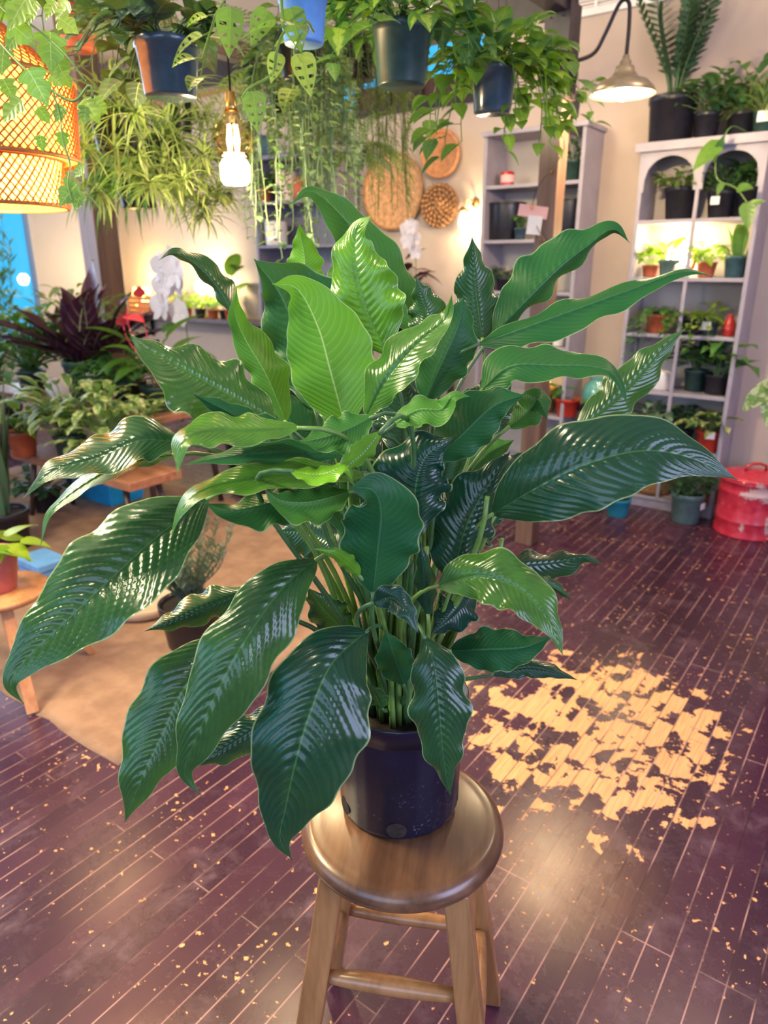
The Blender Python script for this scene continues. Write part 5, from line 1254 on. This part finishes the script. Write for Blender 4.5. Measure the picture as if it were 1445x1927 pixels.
hang('hanging_fern', 'small green fern sprig drooping beside the largest wall basket', hp(668, 318, 3.5, 0), (.05, .04, .07), M['dgreen'], f_fern(R_(99), 22, .30, .05, 2.0, .1, 1.2), LM['grey'])
hang('hanging_yellow_striped_vine', 'yellow-striped heart-leaved vine in a dark green hanging pot', hp(756, 164, 2.05, 0), (.074, .060, .135), M['dgreen'], [f_bush(R_(100), 60, .19, .10, .105, .07, 'heart', 1.4), f_trail(R_(101), 16, .26, .095, .064, 'heart', .07, .06, 0, 6.28, .9, .6)], [LM['brasil'], LM['brasil']])
hang('hanging_yellow_striped_vine', 'bright trailing heart-leaved vine in a blue-grey hanging pot by the post', hp(926, 214, 2.35, 0), (.066, .054, .12), M['bluegrey'], [f_bush(R_(102), 46, .20, .12, .10, .065, 'heart', 1.3), f_trail(R_(103), 26, .44, .085, .062, 'heart', .075, .05, 0, 6.28, .9, .45), f_trail(R_(104), 9, .40, .075, .056, 'heart', .075, .052, -1.2, .5, .9, .45)], [LM['brasil'], LM['heart'], LM['lime']])
hang('hanging_vine', 'small dark leafy plant in a black pot hanging just right of the timber post', hp(1072, 222, 4.1, 0), (.05, .042, .10), M['black'], f_trail(R_(105), 8, .22, .09, .055, 'heart', .05, .06, 0, 6.28, .8, .4), LM['heart'])
hang('hanging_vine', 'leafy vine hanging at the top centre between the ivy and the dark green pot', hp(640, 20, 2.3, 0), (.07, .055, .11), M['black'], f_trail(R_(106), 20, .40, .07, .04, 'heart', .07, .045, 0, 6.28, .9, .4), LM['grey'])
hang('hanging_vine', 'dark leafy vine at the top left corner above the rattan pendant', hp(70, -20, 2.3, 0), (.08, .06, .12), M['dteal'], [f_trail(R_(107), 16, .42, .10, .06, 'heart', .07, .06, 0, 6.28, .9, .4)], [LM['heart']])

# ------------------------------------------------------------------ light
def light(typ, name, loc, energy, col, size=.1, target=None, **k):
    d = bpy.data.lights.new(name, typ); d.energy = energy; d.color = col
    if typ == 'AREA': d.shape = 'RECTANGLE'; d.size = size[0]; d.size_y = size[1]
    else: d.shadow_soft_size = size
    for a, b in k.items(): setattr(d, a, b)
    o = bpy.data.objects.new(name, d); C.objects.link(o); o.location = lean(loc)
    if target is not None: o.rotation_euler = (Vector(lean(target)) - Vector(lean(loc))).to_track_quat('-Z', 'Y').to_euler()
    return o
light('POINT', 'pendant_bulb_light', rp + np.array([0, 0, -.02]), 32, (1, .62, .28), .04)
light('POINT', 'globe_bulb_light', ep + np.array([0, 0, -.13]), 16, (1, .72, .38), .03)
bw = np.array(hinge) + np.array([sx * RX, sx * RY, sz - .03])
light('POINT', 'barn_bulb_light', bw, 52, (1, .74, .42), .03)
a_ = np.array(S(1272, 1.426, 4.66)); light('POINT', 'shelf_lamp_light', a_ + np.array([-.02, -.04, .20]), 9, (1, .74, .36), .03)
light('POINT', 'sconce_light', onb(884, 424, WB - .16), 9, (1, .76, .42), .03)
g_ = np.array(ws_at(276)); light('POINT', 'fairy_light', g_ + np.array([0, -.1, .36]), 12, (1, .66, .2), .06)
g_ = np.array(S(384, WZ, 4.62)); light('POINT', 'wall_globe_light', g_ + np.array([0, 0, .33]), 20, (1, .78, .42), .06)
# unseen warm lights overhead and the shop windows behind the camera
light('AREA', 'unseen_warm_light', (-2.4, 1.7, 2.75), 105, (1, .87, .54), (1.3, .7), (-.1, .95, 1.1))  # broad soft source added for warm highlights on the leaf ridges
light('SPOT', 'unseen_warm_light', (-.9, .5, 3.0), 90, (1, .86, .56), .14, (-.1, 1.0, 1.2), spot_size=.8, spot_blend=.5)  # unseen key spot, added to light the lily from the upper left
light('SPOT', 'unseen_warm_light', (-1.95, 4.1, 3.0), 60, (1, .58, .27), .20, (-.2, 1.2, .8), spot_size=1.0, spot_blend=.5)
light('SPOT', 'unseen_warm_light', (-3.6, 3.4, 3.2), 230, (1, .80, .46), .25, tuple(W(-5.3, 4.8, 1.6)), spot_size=1.1, spot_blend=.6)
light('POINT', 'ceiling_lamp_light', W(-.3, 3.2, 2.9), 30, (1, .74, .52), .25)
light('POINT', 'ceiling_lamp_light', W(-2.6, 3.3, 3.1), 38, (1, .76, .50), .25)
light('AREA', 'shop_window_daylight', W(.6, -2.7, 1.7), 40, (.70, .72, 1.0), (3.0, 2.1), W(.6, 3, 1.2))
light('AREA', 'shop_window_daylight', W(-3.6, -2.7, 1.7), 30, (.74, .80, 1.0), (3.0, 2.1), W(-3.6, 3, 1.2))
light('AREA', 'side_window_daylight', W(2.9, 1.2, 1.6), 130, (.54, .60, 1.0), (3.2, 1.9), W(0, 2.2, .9))
light('AREA', 'side_window_daylight', W(-6.85, 2.5, 1.7), 55, (.72, .78, 1.0), (2.5, 1.9), W(0, 2.5, 1.2))
w = bpy.data.worlds.new('World'); bpy.context.scene.world = w; w.use_nodes = True
bg = w.node_tree.nodes['Background']; bg.inputs[0].default_value = (.05, .55, 1.0, 1); bg.inputs[1].default_value = .8

# ------------------------------------------------------------------ camera
cd = bpy.data.cameras.new('Camera'); co = bpy.data.objects.new('Camera', cd); C.objects.link(co)
co.location = (0, 0, CAMH); co.rotation_euler = (math.radians(90) - TILT, 0, 0)
cd.sensor_fit = 'VERTICAL'; cd.sensor_height = 36; cd.sensor_width = 27; cd.lens = F / 1927 * 36
cd.clip_start = .02; cd.clip_end = 60
cd.dof.use_dof = True; cd.dof.focus_distance = 1.05; cd.dof.aperture_fstop = 4.6
sc_ = bpy.context.scene; sc_.camera = co
sc_.view_settings.view_transform = 'Standard'; sc_.view_settings.look = 'None'; sc_.view_settings.gamma = 1; sc_.view_settings.exposure = 0.62
sc_.cycles.use_denoising = True
sc_.cycles.max_bounces = 6; sc_.cycles.diffuse_bounces = 3; sc_.cycles.glossy_bounces = 3; sc_.cycles.transparent_max_bounces = 10; sc_.cycles.sample_clamp_indirect = 6
sc_.cycles.caustics_reflective = False; sc_.cycles.caustics_refractive = False
